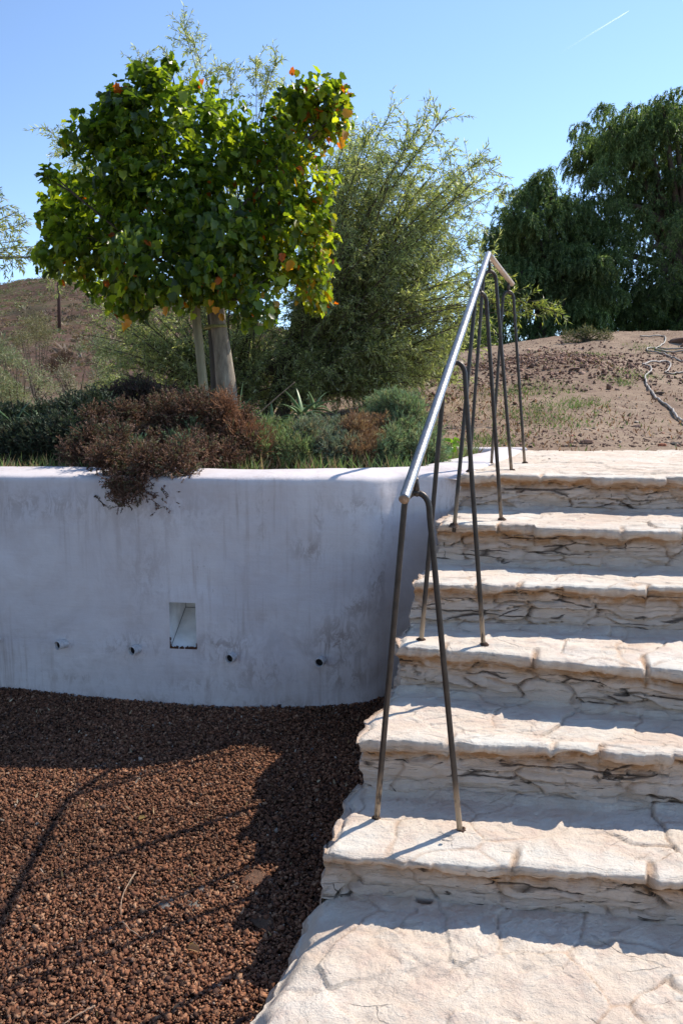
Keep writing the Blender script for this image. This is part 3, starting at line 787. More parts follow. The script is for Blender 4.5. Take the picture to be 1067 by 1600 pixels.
# ================================================================== GROUND
def wall_y(X):
    """centre line of the wall thickness; beyond the stair the bank starts at the same depth"""
    i = np.argsort(WALL[:, 0])
    return np.interp(X, WALL[i, 0], WALL[i, 1]) + .265
RID_A = np.array([-3.0, -1.5, -.80, -.55, -.464, -.41, -.385, -.34, -.27, -.15, 0, .2, .45, .9, 2.5])
RID_Y = np.array([620, 560, 500, 470, 456, 446, 442, 446, 458, 492, 540, 590, 620, 630, 636])
RID_D = 175.0
def ground_z(X, Y):
    X = np.asarray(X, float); Y = np.asarray(Y, float)
    a = X / np.maximum(Y, 1.0)
    s = .12 + .88 * sstep(-.34, .40, a)
    t = np.maximum(Y - 5.3, 0)
    te = np.where(t < 7.4, t, 7.4 + 1.6 * np.tanh((t - 7.4) / 1.6))
    z = s * (.152 * te + .0062 * te * te)
    z = z - .012 * np.maximum(Y - 14.5, 0) * sstep(14, 18, Y) * (1 - sstep(28, 40, Y))
    z = z * (1 - sstep(25, 40, Y))
    # reddish spoil mound on the left of the dirt slope
    z = z + .14 * np.exp(-(((X - 2.6) / 1.3) ** 2 + ((Y - 10.2) / 1.1) ** 2))
    row = np.interp(a, RID_A, RID_Y)
    zr = (640 - row) / F_PX * RID_D
    h = zr * sstep(30, RID_D + 60, Y) * 1.0
    q = np.clip((Y - 32) / (RID_D - 32), 0, 1)
    h = zr * (q ** 1.05) * (1 - .9 * sstep(RID_D, RID_D + 260, Y))
    h = h + (fbm(X * .035, Y * .035, 5, 4) * 3.2 + fbm(X * .25, Y * .25, 6, 3) * .5) * sstep(45, 110, Y) * sstep(0, 8, zr) * (1 - sstep(RID_D * .9, RID_D * 1.0, Y) * .75)
    z = z + h - .03 * (1 - sstep(5, 5.8, Y))
    z = z + (fbm(X * .9, Y * .9, 7, 4) * .05 + fbm(X * 5, Y * 5, 8, 3) * .022) * sstep(5.6, 7.0, Y) * (1 - sstep(40, 60, Y))
    return z
def at_ground(px, py, y0=5.5, y1=15.5):
    r = ray(px, py); y1 = 200 if py < 520 or px < 450 else y1; Ys = np.geomspace(y0, y1, 4000); t = Ys / r[1]
    X = r[0] * t; Z = CAMZ + r[2] * t; g = ground_z(X, Ys)
    i = np.where(Z <= g)[0]
    if len(i) == 0:
        k = np.argmin((Z - g) / Ys); return np.array([X[k], Ys[k], g[k]])
    i = i[0]; return np.array([X[i], Ys[i], g[i]])
rowsY = np.concatenate([np.linspace(0, 2.0, 30)[:-1], np.linspace(2.0, 11.5, 230)[:-1], np.geomspace(11.5, 60, 110)[:-1], np.geomspace(60, 210, 190)[:-1], np.geomspace(210, 2500, 40)])
ac = np.concatenate([np.linspace(-2.6, -.75, 50)[:-1], np.linspace(-.75, .85, 330)[:-1], np.linspace(.85, 2.6, 50)])
A, R = np.meshgrid(ac, rowsY, indexing='ij')
Xg = A * (R + 3.5); y0 = wall_y(Xg * 0 + A * 3.5)
Yg = R + wall_y(A * 3.5)
Zg = ground_z(Xg, Yg)
Zg[:, 0] = -1.3
me = mesh_np('ground', np.stack([Xg, Yg, Zg], -1).reshape(-1, 3), [grid_faces(len(ac), len(rowsY), 0, False)], None, True)
def ground_mat():
    m, nt, b = mat_new('dry_earth')
    v = mapping(nt, (1, 1, 1))
    tc = nt.nodes.new('ShaderNodeTexCoord'); sp = nt.nodes.new('ShaderNodeSeparateXYZ'); nt.links.new(tc.outputs['Object'], sp.inputs[0])
    big = noise(nt, v, .55, 5, .6, .3); med = noise(nt, v, 4, 7, .7, .4); fine = noise(nt, v, 38, 5, .75)
    c = ramp(nt, big, [(.35, (.27, .185, .13)), (.5, (.35, .255, .18)), (.66, (.42, .315, .225))])
    c = mix(nt, mth(nt, 'MULTIPLY', ramp(nt, med, [(.40, (1, 1, 1)), (.55, (0, 0, 0))]), .55), c, (.22, .145, .11))
    c = mix(nt, mth(nt, 'MULTIPLY', ramp(nt, fine, [(.55, (0, 0, 0)), (.68, (1, 1, 1))]), .35), c, (.46, .36, .27))
    c = mix(nt, mth(nt, 'MULTIPLY', ramp(nt, noise(nt, v, 22, 4, .7), [(.60, (0, 0, 0)), (.68, (1, 1, 1))]), .6), c, (.12, .06, .045))
    far = mth(nt, 'MULTIPLY', mth(nt, 'SUBTRACT', sp.outputs[1], 22.0), 1 / 20, clamp=True)
    hc = ramp(nt, noise(nt, v, .09, 6, .7, .4), [(.35, (.105, .062, .048)), (.5, (.15, .088, .062)), (.62, (.13, .105, .06)), (.72, (.10, .105, .05))])
    hc = mix(nt, mth(nt, 'MULTIPLY', ramp(nt, noise(nt, v, .7, 5, .75), [(.45, (0, 0, 0)), (.62, (1, 1, 1))]), .6), hc, (.07, .055, .035))
    c = mix(nt, far, c, hc)
    nt.links.new(c, b.inputs['Base Color']); b.inputs['Roughness'].default_value = .95; b.inputs['Specular IOR Level'].default_value = .1
    p = bump(nt, b, med, .05, .7); p = bump(nt, b, fine, .012, .9, p)
    return m
M_GROUND = ground_mat()
setp(link('ground', me, M_GROUND), 'dry reddish earth slope behind the planting bed rising to the hill', None, None, 'structure')
# yard level in front of the wall
def yard_z(X, Y): return Z_YARD - .055 * np.clip(3.4 - Y, 0, 3) * 1.0 + fbm(X * 1.1, Y * 1.1, 77, 3) * .03 + .02 * np.exp(-((3.4 - Y) / .12) ** 2)
xs_ = np.concatenate([np.geomspace(200, 5, 20) * -1, np.linspace(-4.9, 4.9, 150), np.geomspace(5, 200, 20)])
ys2 = np.concatenate([-np.geomspace(200, 2, 20), np.linspace(-1.9, 5.6, 130)])
A, R = np.meshgrid(xs_, ys2, indexing='ij')
lim = wall_y(A); R = np.minimum(R, lim - 0.10)
Z = yard_z(A, R) - .006
me = mesh_np('yard', np.stack([A, R, Z], -1).reshape(-1, 3), [grid_faces(len(xs_), len(ys2), 0, False)], None, True)
mY, nt, b = mat_new('gravel_bed')
v = mapping(nt, (1, 1, 1)); n1 = noise(nt, v, 60, 5, .75)
nt.links.new(ramp(nt, n1, [(.35, (.02, .011, .008)), (.6, (.085, .048, .034)), (.75, (.15, .09, .065))]), b.inputs['Base Color']); b.inputs['Roughness'].default_value = .95
bump(nt, b, n1, .02, 1)
setp(link('yard_ground', me, mY), 'level yard surface under the brown gravel', None, None, 'structure')

# loose gravel: angular chips, nobody could count them
def chips(name, n, sampler, size, palette, pw, zfun, seed, flat=(.35, .75), sink=.1, lift=.006):
    rs = np.random.RandomState(seed)
    x, y = sampler(rs, n); n = len(x)
    base = np.array([[-1, -1, -1], [1, -1, -1], [1, 1, -1], [-1, 1, -1], [-1, -1, 1], [1, -1, 1], [1, 1, 1], [-1, 1, 1]], float)
    jit = rs.uniform(.45, 1.05, (n, 8, 3)); V = base[None] * jit
    sz = np.clip(rs.lognormal(math.log(size), .40, n), size * .35, size * 2.6) * .5
    asp = rs.uniform(.5, 1, n); fl = rs.uniform(flat[0], flat[1], n)
    V *= np.stack([sz, sz * asp, sz * fl], 1)[:, None]
    def rot(V, ax, a):
        c, s = np.cos(a)[:, None], np.sin(a)[:, None]; i, j = [(1, 2), (0, 2), (0, 1)][ax]
        vi, vj = V[..., i].copy(), V[..., j].copy(); V[..., i] = vi * c - vj * s; V[..., j] = vi * s + vj * c
    rot(V, 0, rs.normal(0, .6, n)); rot(V, 1, rs.normal(0, .6, n)); rot(V, 2, rs.uniform(0, 6.3, n))
    z = zfun(x, y) + rs.uniform(-sink * size, lift, n)
    V += np.stack([x, y, z], 1)[:, None]
    q = np.array([[0, 3, 2, 1], [4, 5, 6, 7], [0, 1, 5, 4], [1, 2, 6, 5], [2, 3, 7, 6], [3, 0, 4, 7]])
    Fq = (np.arange(n)[:, None, None] * 8 + q[None]).reshape(-1, 4)
    pal = np.array(palette); ci = rs.choice(len(pal), n, p=np.array(pw) / sum(pw)); c = pal[ci] * rs.uniform(.6, 1.4, (n, 1)) * (1 + .45 * fbm(x * 2.2, y * 2.2, seed + 70, 3))[:, None]
    return mesh_np(name, V.reshape(-1, 3), [Fq], np.repeat(c, 8, 0), False), c
def vcol_mat(name, rough=.85, bumpy=0, spec=.2, ns=80):
    m, nt, b = mat_new(name); c = attr(nt, 'col', 'Color')
    n_ = noise(nt, mapping(nt, (1, 1, 1)), ns, 4, .7)
    f = ramp(nt, n_, [(.3, (.6, .6, .6)), (.7, (1.25, 1.25, 1.25))])
    nt.links.new(mix(nt, 1.0, c, f, 'MULTIPLY'), b.inputs['Base Color']); b.inputs['Roughness'].default_value = rough; b.inputs['Specular IOR Level'].default_value = spec
    if bumpy: bump(nt, b, n_, bumpy, 1)
    return m
M_CHIP = vcol_mat('gravel_chip', .8, .003, .25, 220)
M_ROCK = vcol_mat('rock', .9, .01, .2, 50)
def left_of_stair(x, y):
    xe = np.interp(y, np.concatenate([rp[::-1][:, 1], [st['L'][1] for st in steps[::-1]]]), np.concatenate([rp[::-1][:, 0], [st['L'][0] for st in steps[::-1]]]))
    return x < xe + .08
def smp_yard(rs, n):
    # denser where the camera looks
    x = rs.uniform(-2.3, .75, n); y = rs.uniform(1.05, 3.75, n)
    k = left_of_stair(x, y) & (y < wall_y(x) - .245) & (x > -1.05 * y * .62 - .55)
    return x[k], y[k]
pal = [(.25, .108, .056), (.17, .073, .040), (.31, .150, .082), (.075, .038, .026), (.38, .215, .125), (.18, .110, .078), (.46, .36, .27)]
me, _ = chips('gravel', 330000, smp_yard, .0086, pal, [28, 20, 24, 10, 9, 4, .5], yard_z, 3, flat=(.18, .5), lift=.011)
setp(link('gravel', me, M_CHIP), 'small reddish brown gravel chips filling the yard below the wall', None, None, 'stuff')

# ================================================================== HANDRAIL
def metal_mat(name, base, rough, metallic, foot=False):
    m, nt, b = mat_new(name); v = mapping(nt, (1, 1, 1))
    n_ = noise(nt, v, 26, 6, .7); c = ramp(nt, n_, [(.3, base[0]), (.7, base[1])])
    rust = ramp(nt, noise(nt, v, 60, 5, .75), [(.60, (0, 0, 0)), (.72, (1, 1, 1))])
    c = mix(nt, mth(nt, 'MULTIPLY', rust, .5 if foot else .25), c, (.16, .075, .035))
    if foot:
        ft = mth(nt, 'MULTIPLY', attr(nt, 'bare'), ramp(nt, noise(nt, mapping(nt, (30, 30, 9)), 2.0, 4, .7), [(.40, (0, 0, 0)), (.52, (1, 1, 1))]), clamp=True)
        c = mix(nt, ft, c, (.42, .30, .19))
        nt.links.new(mth(nt, 'SUBTRACT', metallic, mth(nt, 'MULTIPLY', ft, metallic), clamp=True), b.inputs['Metallic'])
    else: b.inputs['Metallic'].default_value = metallic
    nt.links.new(c, b.inputs['Base Color'])
    nt.links.new(ramp(nt, noise(nt, v, 40, 4, .6), [(.3, (rough - .08,) * 3), (.7, (rough + .12,) * 3)]), b.inputs['Roughness'])
    bump(nt, b, noise(nt, v, 130, 3, .6), .0012 if foot else .00025, .6); return m
M_BAR = metal_mat('dark_steel_bar', ((.045, .038, .032), (.085, .07, .06)), .42, .55, True)
M_RAIL = metal_mat('worn_steel_pipe', ((.26, .25, .24), (.46, .44, .42)), .36, .9)
M_RAIL2 = metal_mat('worn_brown_pipe', ((.40, .30, .22), (.56, .44, .34)), .42, .55)
FR = [  # left foot, right foot, tread index, apex px, stem top px
    ((587, 1280), (720, 1298), 5, (651, 770), (649, 744)),
    ((657, 1000), (756, 1007), 3, (710.5, 566), (708, 548)),
    ((709, 820), (783.6, 811), 1, (751, 458), (747, 446)),
    ((732.5, 736.5), (799.6, 735), 0, (765, 424), (764, 405)),
    ((767, 725), (820, 723.5), 0, (794, 455.5), (794, 441)),
]
rail_o = empty('handrail', (.3, 1.9, -.87), 'worn grey steel pipe handrail carried on five dark A shaped bar supports up the steps', 'handrail')
RB = .0082
tops = []; STS = []
for lf, rf, k, ap, stp in FR:
    z = steps[k]['z']; a = at_z(*lf, z); b_ = at_z(*rf, z)
    # the tread is rough: both feet at the mean depth line, leg plane vertical
    Ym = (a[1] + b_[1]) / 2
    top = at_y(ap[0], ap[1], Ym); tops.append(top)
    d = nrm(b_ - a); sh = .034; drop = .052
    def shp(sgn, foot):
        S_ = top + d * sh * sgn - np.array([0, 0, drop])
        f2 = foot.copy(); f2[2] = z - .03
        up = nrm(S_ - f2)
        pts = [f2 + (S_ - f2) * t for t in np.linspace(0, .985, 16)]
        return pts, S_
    pl, Sl = shp(-1, a); pr, Sr = shp(1, b_)
    arc = []
    for q in np.linspace(0, math.pi, 13):
        c_ = top - np.array([0, 0, drop]); arc.append(c_ - d * sh * math.cos(q) * (1 - 0.0 * math.sin(q)) + np.array([0, 0, drop * math.sin(q) ** .8]))
    pts = np.array(pl + arc[1:-1] + pr[::-1])
    mb = MB(); tube(mb, pts, RB, k=12)
    st_top = at_y(stp[0], stp[1], Ym)
    st_top[2] = max(st_top[2], top[2] + .02); STS.append(st_top.copy())
    tube(mb, [top - [0, 0, .004], top * .4 + st_top * .6, st_top - [0, 0, .004]], [RB * 1.05, RB * .95, RB * .9], k=12)
    V = np.concatenate(mb.V); F3 = np.concatenate(mb.F3); F4 = np.concatenate(mb.F4)
    hgt = V[:, 2] - z
    bare = (1 - sstep(.07, .13 + 0 * hgt, hgt)) * (1.0 if k in (5, 3) else .5)
    me = mesh_np('support', V, [F3, F4], None, True, dict(bare=bare))
    o = link('support', me, M_BAR, rail_o)
    # weld lumps at the top joint, and dark rust collar on the tread
    rs = np.random.RandomState(int(ap[0]))
    for c0, rr in ((top, RB * 1.45), (st_top - np.array([0, 0, .010]), RB * 1.05)):
        mw = MB()
        th_ = np.linspace(0, math.pi, 7)
        ringV = []
        for t_ in th_:
            for j in range(10):
                a_ = 2 * math.pi * j / 10; r_ = rr * (1 + rs.uniform(-.18, .18))
                ringV.append(c0 + np.array([math.sin(t_) * math.cos(a_), math.sin(t_) * math.sin(a_), math.cos(t_) * .8]) * r_)
        Fq = [[i * 10 + j, i * 10 + (j + 1) % 10, (i + 1) * 10 + (j + 1) % 10, (i + 1) * 10 + j] for i in range(6) for j in range(10)]
        mw.add(ringV, f4=Fq)
        V = np.concatenate(mw.V)
        me = mesh_np('weld', V, [np.concatenate(mw.F4)], None, True, dict(bare=np.zeros(len(V)))); w_ = link('weld', me, M_BAR, o)
M_COL = vcol_mat('rust_stained_mortar', .95, .003, .1, 120)
for (lf, rf, k, ap, stp), o in zip(FR, [c for c in rail_o.children]):
    for f_ in (lf, rf):
        c0 = at_z(*f_, steps[k]['z']); rs = np.random.RandomState(int(f_[0])); V = []; C_ = []
        for r_, z_ in ((RB * .9, .008), (RB * 1.3, .006), (RB * 1.8, .003), (RB * 2.4, -.010)):
            for j in range(14):
                a_ = 2 * math.pi * j / 14; q_ = r_ * (1 + rs.uniform(-.18, .18)); V.append(c0 + [math.cos(a_) * q_, math.sin(a_) * q_, z_ + rs.uniform(-.002, .002)]); C_.append((.09, .055, .04) if r_ < RB * 2 else (.20, .14, .10))
        Fq = np.array([[i_ * 14 + j, i_ * 14 + (j + 1) % 14, (i_ + 1) * 14 + (j + 1) % 14, (i_ + 1) * 14 + j] for i_ in range(3) for j in range(14)])[:, ::-1]
        link('foot_collar', mesh_np('foot_collar', V, [Fq], np.array(C_), True), M_COL, o)
D1_ = (at_z(*FR[0][0], steps[5]['z'])[1] + at_z(*FR[0][1], steps[5]['z'])[1]) / 2
Yp = tops[3][1]; p_peak = at_y(762.5, 397, Yp - .01); p_1 = at_y(647, 739, D1_)
p_end = at_y(630.5, 781.5, D1_ - .075)
dr = nrm(p_peak - p_1)
# near end: continue the straight pipe towards the viewer
t_end = ((D1_ - .085) - p_1[1]) / dr[1]
p_end = p_1 + dr * t_end
p_far = at_y(799.5, 443.5, tops[4][1] + .06)
RR = .0138
def rail_px(row): return 630.5 + (762.5 - 630.5) * (781.5 - row) / (781.5 - 397)
RP = [at_y(rail_px(r_), r_, STS[i_][1] - .004) for i_, r_ in ((0, 741), (1, 548), (2, 447))] + [p_peak]
dr = nrm(RP[1] - RP[0]); p_end = RP[0] - dr * .107
RC = catmull([p_end] + RP, 14)
mb = MB(); tube(mb, RC, RR, k=20, cap=True); dr_end = nrm(RC[1] - RC[0])
V = np.concatenate(mb.V); me = mesh_np('sloping_rail', V, [np.concatenate(mb.F3), np.concatenate(mb.F4)], None, True); link('rail', me, M_RAIL, rail_o)['label'] = 'bright worn steel sloping pipe'
mb = MB(); tube(mb, [p_peak - nrm(p_far - p_peak) * .004, p_peak + (p_far - p_peak) * .5, p_far], RR * .98, k=20)
V = np.concatenate(mb.V); me = mesh_np('level_rail', V, [np.concatenate(mb.F3), np.concatenate(mb.F4)], None, True); link('rail', me, M_RAIL2, rail_o)['label'] = 'browner level pipe past the bend'
mb = MB(); tube(mb, [p_end - dr_end * .0015, p_end + dr_end * .004], RR * .97, k=20); mb.build('end_cap', M_TWIG, rail_o, True)
print('peak', p_peak, 'far', p_far, 'end', p_end, 'tops', [t.round(2) for t in tops])

# ================================================================== FOLIAGE BUILDERS
def rnd_dir(rs, n):
    v = rs.normal(0, 1, (n, 3)); return nrm(v)
def in_lobes(rs, lobes, n, depth=.8, shell=.55):
    """lobes: (centre xyz, radius) -> points biased to the outside of a union of ellipsoids, outward direction"""
    C = np.array([l[0] for l in lobes]); Rr = np.array([l[1] for l in lobes]); w = Rr ** 2.2; i = rs.choice(len(lobes), n, p=w / w.sum())
    d = rnd_dir(rs, n); r = (shell + (1 - shell) * rs.rand(n) ** .7)
    P = C[i] + d * (Rr[i] * r)[:, None] * np.array([1, depth, 1]); return P, d
def sublobes(rs, lobes, per, fr, shell=.75, up=0):
    out = []
    for c, r in lobes:
        d = rnd_dir(rs, per); d[:, 2] += up; d = nrm(d)
        for k in range(per): out.append((np.array(c) + d[k] * r * rs.uniform(shell - .25, 1.0), r * fr * rs.uniform(.6, 1.4)))
    return out
def px_lobes(L, Y, depth=0):
    out = []
    rs = np.random.RandomState(5)
    for l in L:
        x, y, r = l[:3]; Yc = Y + (l[3] if len(l) > 3 else rs.uniform(-depth, depth)); out.append((at_y(x, y, Yc), r / F_PX * Yc))
    return out
def broad_leaves(mb, p, d, n, L, col, rs):
    """lobed broad leaf, folded along the midrib: outline of 7 points a side"""
    d = nrm(d); s = nrm(np.cross(d, n)); n = nrm(np.cross(s, d)); N = len(p); L = np.broadcast_to(np.asarray(L, float), (N,))
    out = np.array([(0, 0), (.20, -.05), (.42, .08), (.52, .30), (.38, .46), (.44, .70), (.20, .80), (0, 1.0)])
    mid = np.array([0, .30, .62, 1.0])
    fold = rs.uniform(.10, .95, N); curl = rs.uniform(-.25, .55, N)
    def pt(u, v, sg):
        a = np.abs(u)
        return p + d * (L * v)[:, None] + s * (L * u * sg * np.cos(fold))[:, None] + n * (L * (a * np.sin(fold) - curl * v * v))[:, None]
    M = [pt(0, m, 1) for m in mid]
    Rg = [pt(u, v, 1) for u, v in out[1:-1]]; Lg = [pt(u, v, -1) for u, v in out[1:-1]]
    V = np.stack(M + Rg + Lg, 1); k = V.shape[1]
    # indices: M 0..3, R 4..9, L 10..15
    t = [(0, 4, 5), (0, 5, 1), (1, 5, 6), (1, 6, 7), (1, 7, 2), (2, 7, 8), (2, 8, 9), (2, 9, 3)]
    tl = [(a if a < 4 else a + 6, c if c < 4 else c + 6, b if b < 4 else b + 6) for a, b, c in t]
    T = np.array(t + tl)
    F = (np.arange(N)[:, None, None] * k + T[None]).reshape(-1, 3)
    mb.add(V.reshape(-1, 3), f3=F, col=np.repeat(col, k, 0))
def bez(a, b, lift, rs, n=10, wob=.05):
    m = (a + b) / 2 + np.array([0, 0, lift]) + rs.normal(0, wob, 3)
    t = np.linspace(0, 1, n)[:, None]; return a * (1 - t) ** 2 + 2 * m * t * (1 - t) + b * t * t

# ------------------------------------------------------------------ broad leaved tree
YT = 5.6
def ground_pt(px, Y):   # base point below a pixel column at a depth
    X = at_y(px, 640, Y)[0]; return np.array([X, Y, float(ground_z(X, Y))])
tree = empty('broad_leaf_tree', ground_pt(353, YT), 'young tree with dense dark green lobed leaves, some yellow and orange, beside two stakes', 'tree')
TL = [(240, 185, 75), (325, 235, 72), (185, 255, 80), (135, 335, 62), (255, 320, 115), (375, 290, 105), (470, 210, 66), (505, 160, 42), (440, 385, 84), (340, 410, 78), (225, 410, 78), (130, 385, 62), (478, 440, 42), (232, 130, 34), (268, 112, 20), (425, 225, 50), (520, 185, 32), (500, 135, 22), (535, 160, 20), (215, 112, 16), (175, 180, 18), (120, 225, 22), (80, 270, 16), (75, 410, 22), (490, 300, 40), (500, 350, 28), (300, 450, 40), (160, 440, 42), (105, 290, 28), (150, 215, 28), (410, 470, 40), (205, 470, 34), (95, 375, 34), (495, 470, 26)]
lob = px_lobes(TL, YT, .45); rs = np.random.RandomState(12)
mb = MB(); N = 13000
P, dd = in_lobes(rs, sublobes(rs, lob, 12, .34, .75, .1) + [(c, r * .8) for c, r in lob], N, .95, .45)
ctr = at_y(300, 300, YT)
out = nrm(P - ctr)
# leaves droop from their stalk, blade turned outwards / up
d = nrm(out * rs.uniform(.0, .9, (N, 1)) + np.array([0, 0, -.55]) + rnd_dir(rs, N) * .75)
nn = nrm(out * .6 + np.array([0, 0, .75]) + rnd_dir(rs, N) * .55)
Ls = rs.uniform(.034, .080, N)
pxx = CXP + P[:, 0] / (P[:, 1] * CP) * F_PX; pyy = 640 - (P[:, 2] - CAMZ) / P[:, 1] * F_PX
g = np.array([(.085, .14, .022), (.13, .20, .027), (.23, .30, .034), (.055, .095, .02)])[rs.randint(0, 4, N)]
old = np.clip(sstep(400, 520, pxx) * .20 * sstep(90, 300, pyy) + sstep(380, 500, pyy) * .10 + .010, 0, .4)
r_ = rs.rand(N)
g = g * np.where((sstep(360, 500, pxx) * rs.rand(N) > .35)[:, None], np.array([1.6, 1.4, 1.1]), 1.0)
g = np.where((r_ < old)[:, None], np.array([.20, .20, .020]), g); g = np.where((r_ < old * .38)[:, None], np.array([.42, .24, .015]), g); g = np.where((r_ < old * .14 + .004)[:, None], np.array([.42, .10, .012]), g)
g = g * rs.uniform(.7, 1.3, (N, 1))
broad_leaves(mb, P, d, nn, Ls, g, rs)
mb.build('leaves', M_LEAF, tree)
# a few large glowing orange leaves by the trunk
mo = MB(); q = np.array([at_y(x, y, YT - .5) for x, y in ((196, 492), (203, 500), (338, 480), (331, 470), (345, 490), (262, 480), (193, 505), (452, 407), (545, 172), (538, 205), (530, 215))]); rs = np.random.RandomState(3)
broad_leaves(mo, q, nrm(np.array([0, 0, -1.]) + rnd_dir(rs, len(q)) * .5), nrm(np.array([.2, -1, .2]) + rnd_dir(rs, len(q)) * .5), rs.uniform(.05, .085, len(q)), np.array([(.55, .26, .03)] * len(q)) * rs.uniform(.6, 1.1, (len(q), 1)), rs)
mo.build('orange_leaves', M_LEAF, tree)
mb = MB(); b0 = ground_pt(353, YT) - [0, 0, .05]; t0 = at_y(349, 560, YT); t1 = at_y(338, 478, YT); t2 = at_y(328, 380, YT)
b0[0] = at_y(356, 640, YT)[0]
pts = catmull([b0, at_y(355, 620, YT), t0, t1, t2], 7); tube(mb, pts, np.interp(np.linspace(0, 1, len(pts)), [0, .3, .75, 1], [.084, .076, .055, .042]), k=16, rough=.06, seed=2)
mb.build('trunk', M_TRUNK, tree, True)
mb = MB(); rs = np.random.RandomState(8)
for c, r in lob[::2]:
    p_ = bez(t1 + (t2 - t1) * rs.rand(), c, .1, rs, 9, .10); tube(mb, p_, np.linspace(.018, .004, 9), k=6, cap=False)
    for j in range(3):
        e_ = c + rnd_dir(rs, 1)[0] * r * .85; p2 = bez(p_[-3], e_, .03, rs, 5, .02); tube(mb, p2, np.linspace(.006, .002, 5), k=4, cap=False)
mb.build('limbs', M_WBARK, tree, True)
mt, nt, b = mat_new('tie_webbing'); nt.links.new(ramp(nt, noise(nt, mapping(nt, (1, 1, 1)), 60), [(.3, (.20, .19, .06)), (.7, (.34, .32, .13))]), b.inputs['Base Color']); b.inputs['Roughness'].default_value = .8
# stakes
def stake(p_low, p_hi, Y, r, mat, label, lift=0):
    a = at_y(*p_low, Y); b_ = at_y(*p_hi, Y); dv = nrm(b_ - a); a = a - dv * (a[2] + .12) / dv[2]
    e = empty('tree_stake', (a[0], a[1], a[2]), label, 'stake', 'stakes propping the broad leaved tree')
    m_ = MB(); pts = [a + (b_ - a) * t for t in np.linspace(0, 1, 18)]; tube(m_, pts, np.linspace(r * 1.05, r * .95, 18), k=12, rough=.05, seed=int(p_low[0])); m_.build('pole', mat, e, True); return e
stake((321, 628), (301, 440), YT - .12, .034, M_STAKE, 'pale leaning wooden stake left of the tree trunk')
stake((337, 630), (327, 440), YT + .16, .028, M_STAKE2, 'dark thin stake between the pale stake and the trunk')
mb = MB(); c0 = at_y(340, 511, YT); q = []
for t in np.linspace(0, 2 * math.pi, 25):
    q.append(c0 + [math.cos(t) * .070 - (.03 if math.cos(t) < 0 else 0), math.sin(t) * .070, .006 * math.cos(t)])
q = np.array(q); up_ = np.array([0, 0, .011]); V = np.concatenate([q - up_, q + up_, q * 1 + up_ + nrm(q - c0) * .003, q - up_ + nrm(q - c0) * .003]); n_ = 25
F = [[a * n_ + i, a * n_ + i + 1, b_ * n_ + i + 1, b_ * n_ + i] for a, b_ in ((0, 1), (1, 2), (2, 3), (3, 0)) for i in range(24)]
mb.add(V, f4=F); setp(mb.build('tie_strap', mt, None), 'yellowish strap tying the tree trunk to its stakes', 'strap')

# ------------------------------------------------------------------ narrow leaved (willow like) trees
def boughs(mbw, mbl, rs, base, tips, pal, ntw=22, nl=15, leafL=.055, leafW=.010, rad=.03, lift=.35, tw=.38, droop=.5, start=.35, trunkpt=None, straight=False):
    TP0 = []; TP1 = []; LP = []; LD = []
    for tip in tips:
        b = np.asarray(base) + rs.normal(0, .10, 3) * [1, 1, 0]
        dist = np.linalg.norm(tip - b); p_ = bez(b, tip, lift * rs.uniform(.4, 1.2) * dist * .3, rs, 16, .05 * dist)
        tube(mbw, p_, np.linspace(rad * rs.uniform(.6, 1.1), .003, 16), k=6, cap=False)
        n_ = max(6, int(ntw * rs.uniform(.7, 1.3)))
        t = start + (1 - start) * rs.rand(n_) ** .75
        f = t * 15; i = np.minimum(f.astype(int), 14); o = p_[i] + (p_[i + 1] - p_[i]) * (f - i)[:, None]
        tang = nrm(p_[i + 1] - p_[i])
        dv = nrm(tang * .6 + rnd_dir(rs, n_) * 1.05 + np.array([0, 0, .15])); ln = tw * rs.uniform(.4, 1.25, n_) * (1.15 - .5 * t)
        o = np.vstack([o, p_[-2]]); dv = np.vstack([dv, tang[-1]]); ln = np.append(ln, tw * .5)
        prev = o
        K = 5
        for k in range(K):
            dv2 = nrm(dv + np.array([0, 0, -droop]) * (k / K) ** 1.3)
            nxt = prev + dv2 * (ln / K)[:, None]; TP0.append(prev); TP1.append(nxt)
            m_ = max(1, nl // K)
            for j in range(m_):
                LP.append(prev + (nxt - prev) * rs.rand(len(prev), 1)); LD.append(dv2)
            prev = nxt
    TP0 = np.concatenate(TP0); TP1 = np.concatenate(TP1); segs(mbw, TP0, TP1, .0022, .0018, (.1, .1, .1), 3)
    LP = np.concatenate(LP); LD = np.concatenate(LD); n_ = len(LP)
    d = nrm(LD * .8 + rnd_dir(rs, n_) * .75 + np.array([0, 0, -.18])); nn = rnd_dir(rs, n_) + np.array([0, 0, .5])
    pal = np.array(pal); c = pal[rs.randint(0, len(pal), n_)] * rs.uniform(.65, 1.35, (n_, 1))
    leaves(mbl, LP, d, nn, leafL * rs.uniform(.6, 1.35, n_), leafW * rs.uniform(.7, 1.3, n_), c)
    return n_
WPAL = [(.26, .31, .15), (.32, .37, .19), (.38, .42, .24), (.45, .48, .32), (.20, .24, .11)]
YW = 8.2
rs = np.random.RandomState(21)
wbase = ground_pt(440, YW)
willow = empty('willow_like_tree', wbase, 'large airy multi stemmed tree with narrow grey green leaves behind the broad leaved tree', 'tree')
def tips_in(rs, regs, Y, dy):
    out = []
    for x0, x1, y0, y1, n in regs:
        for _ in range(n): out.append(at_y(rs.uniform(x0, x1), rs.uniform(y0, y1), Y + rs.uniform(-dy, dy)))
    return out
mbw, mbl = MB(), MB()
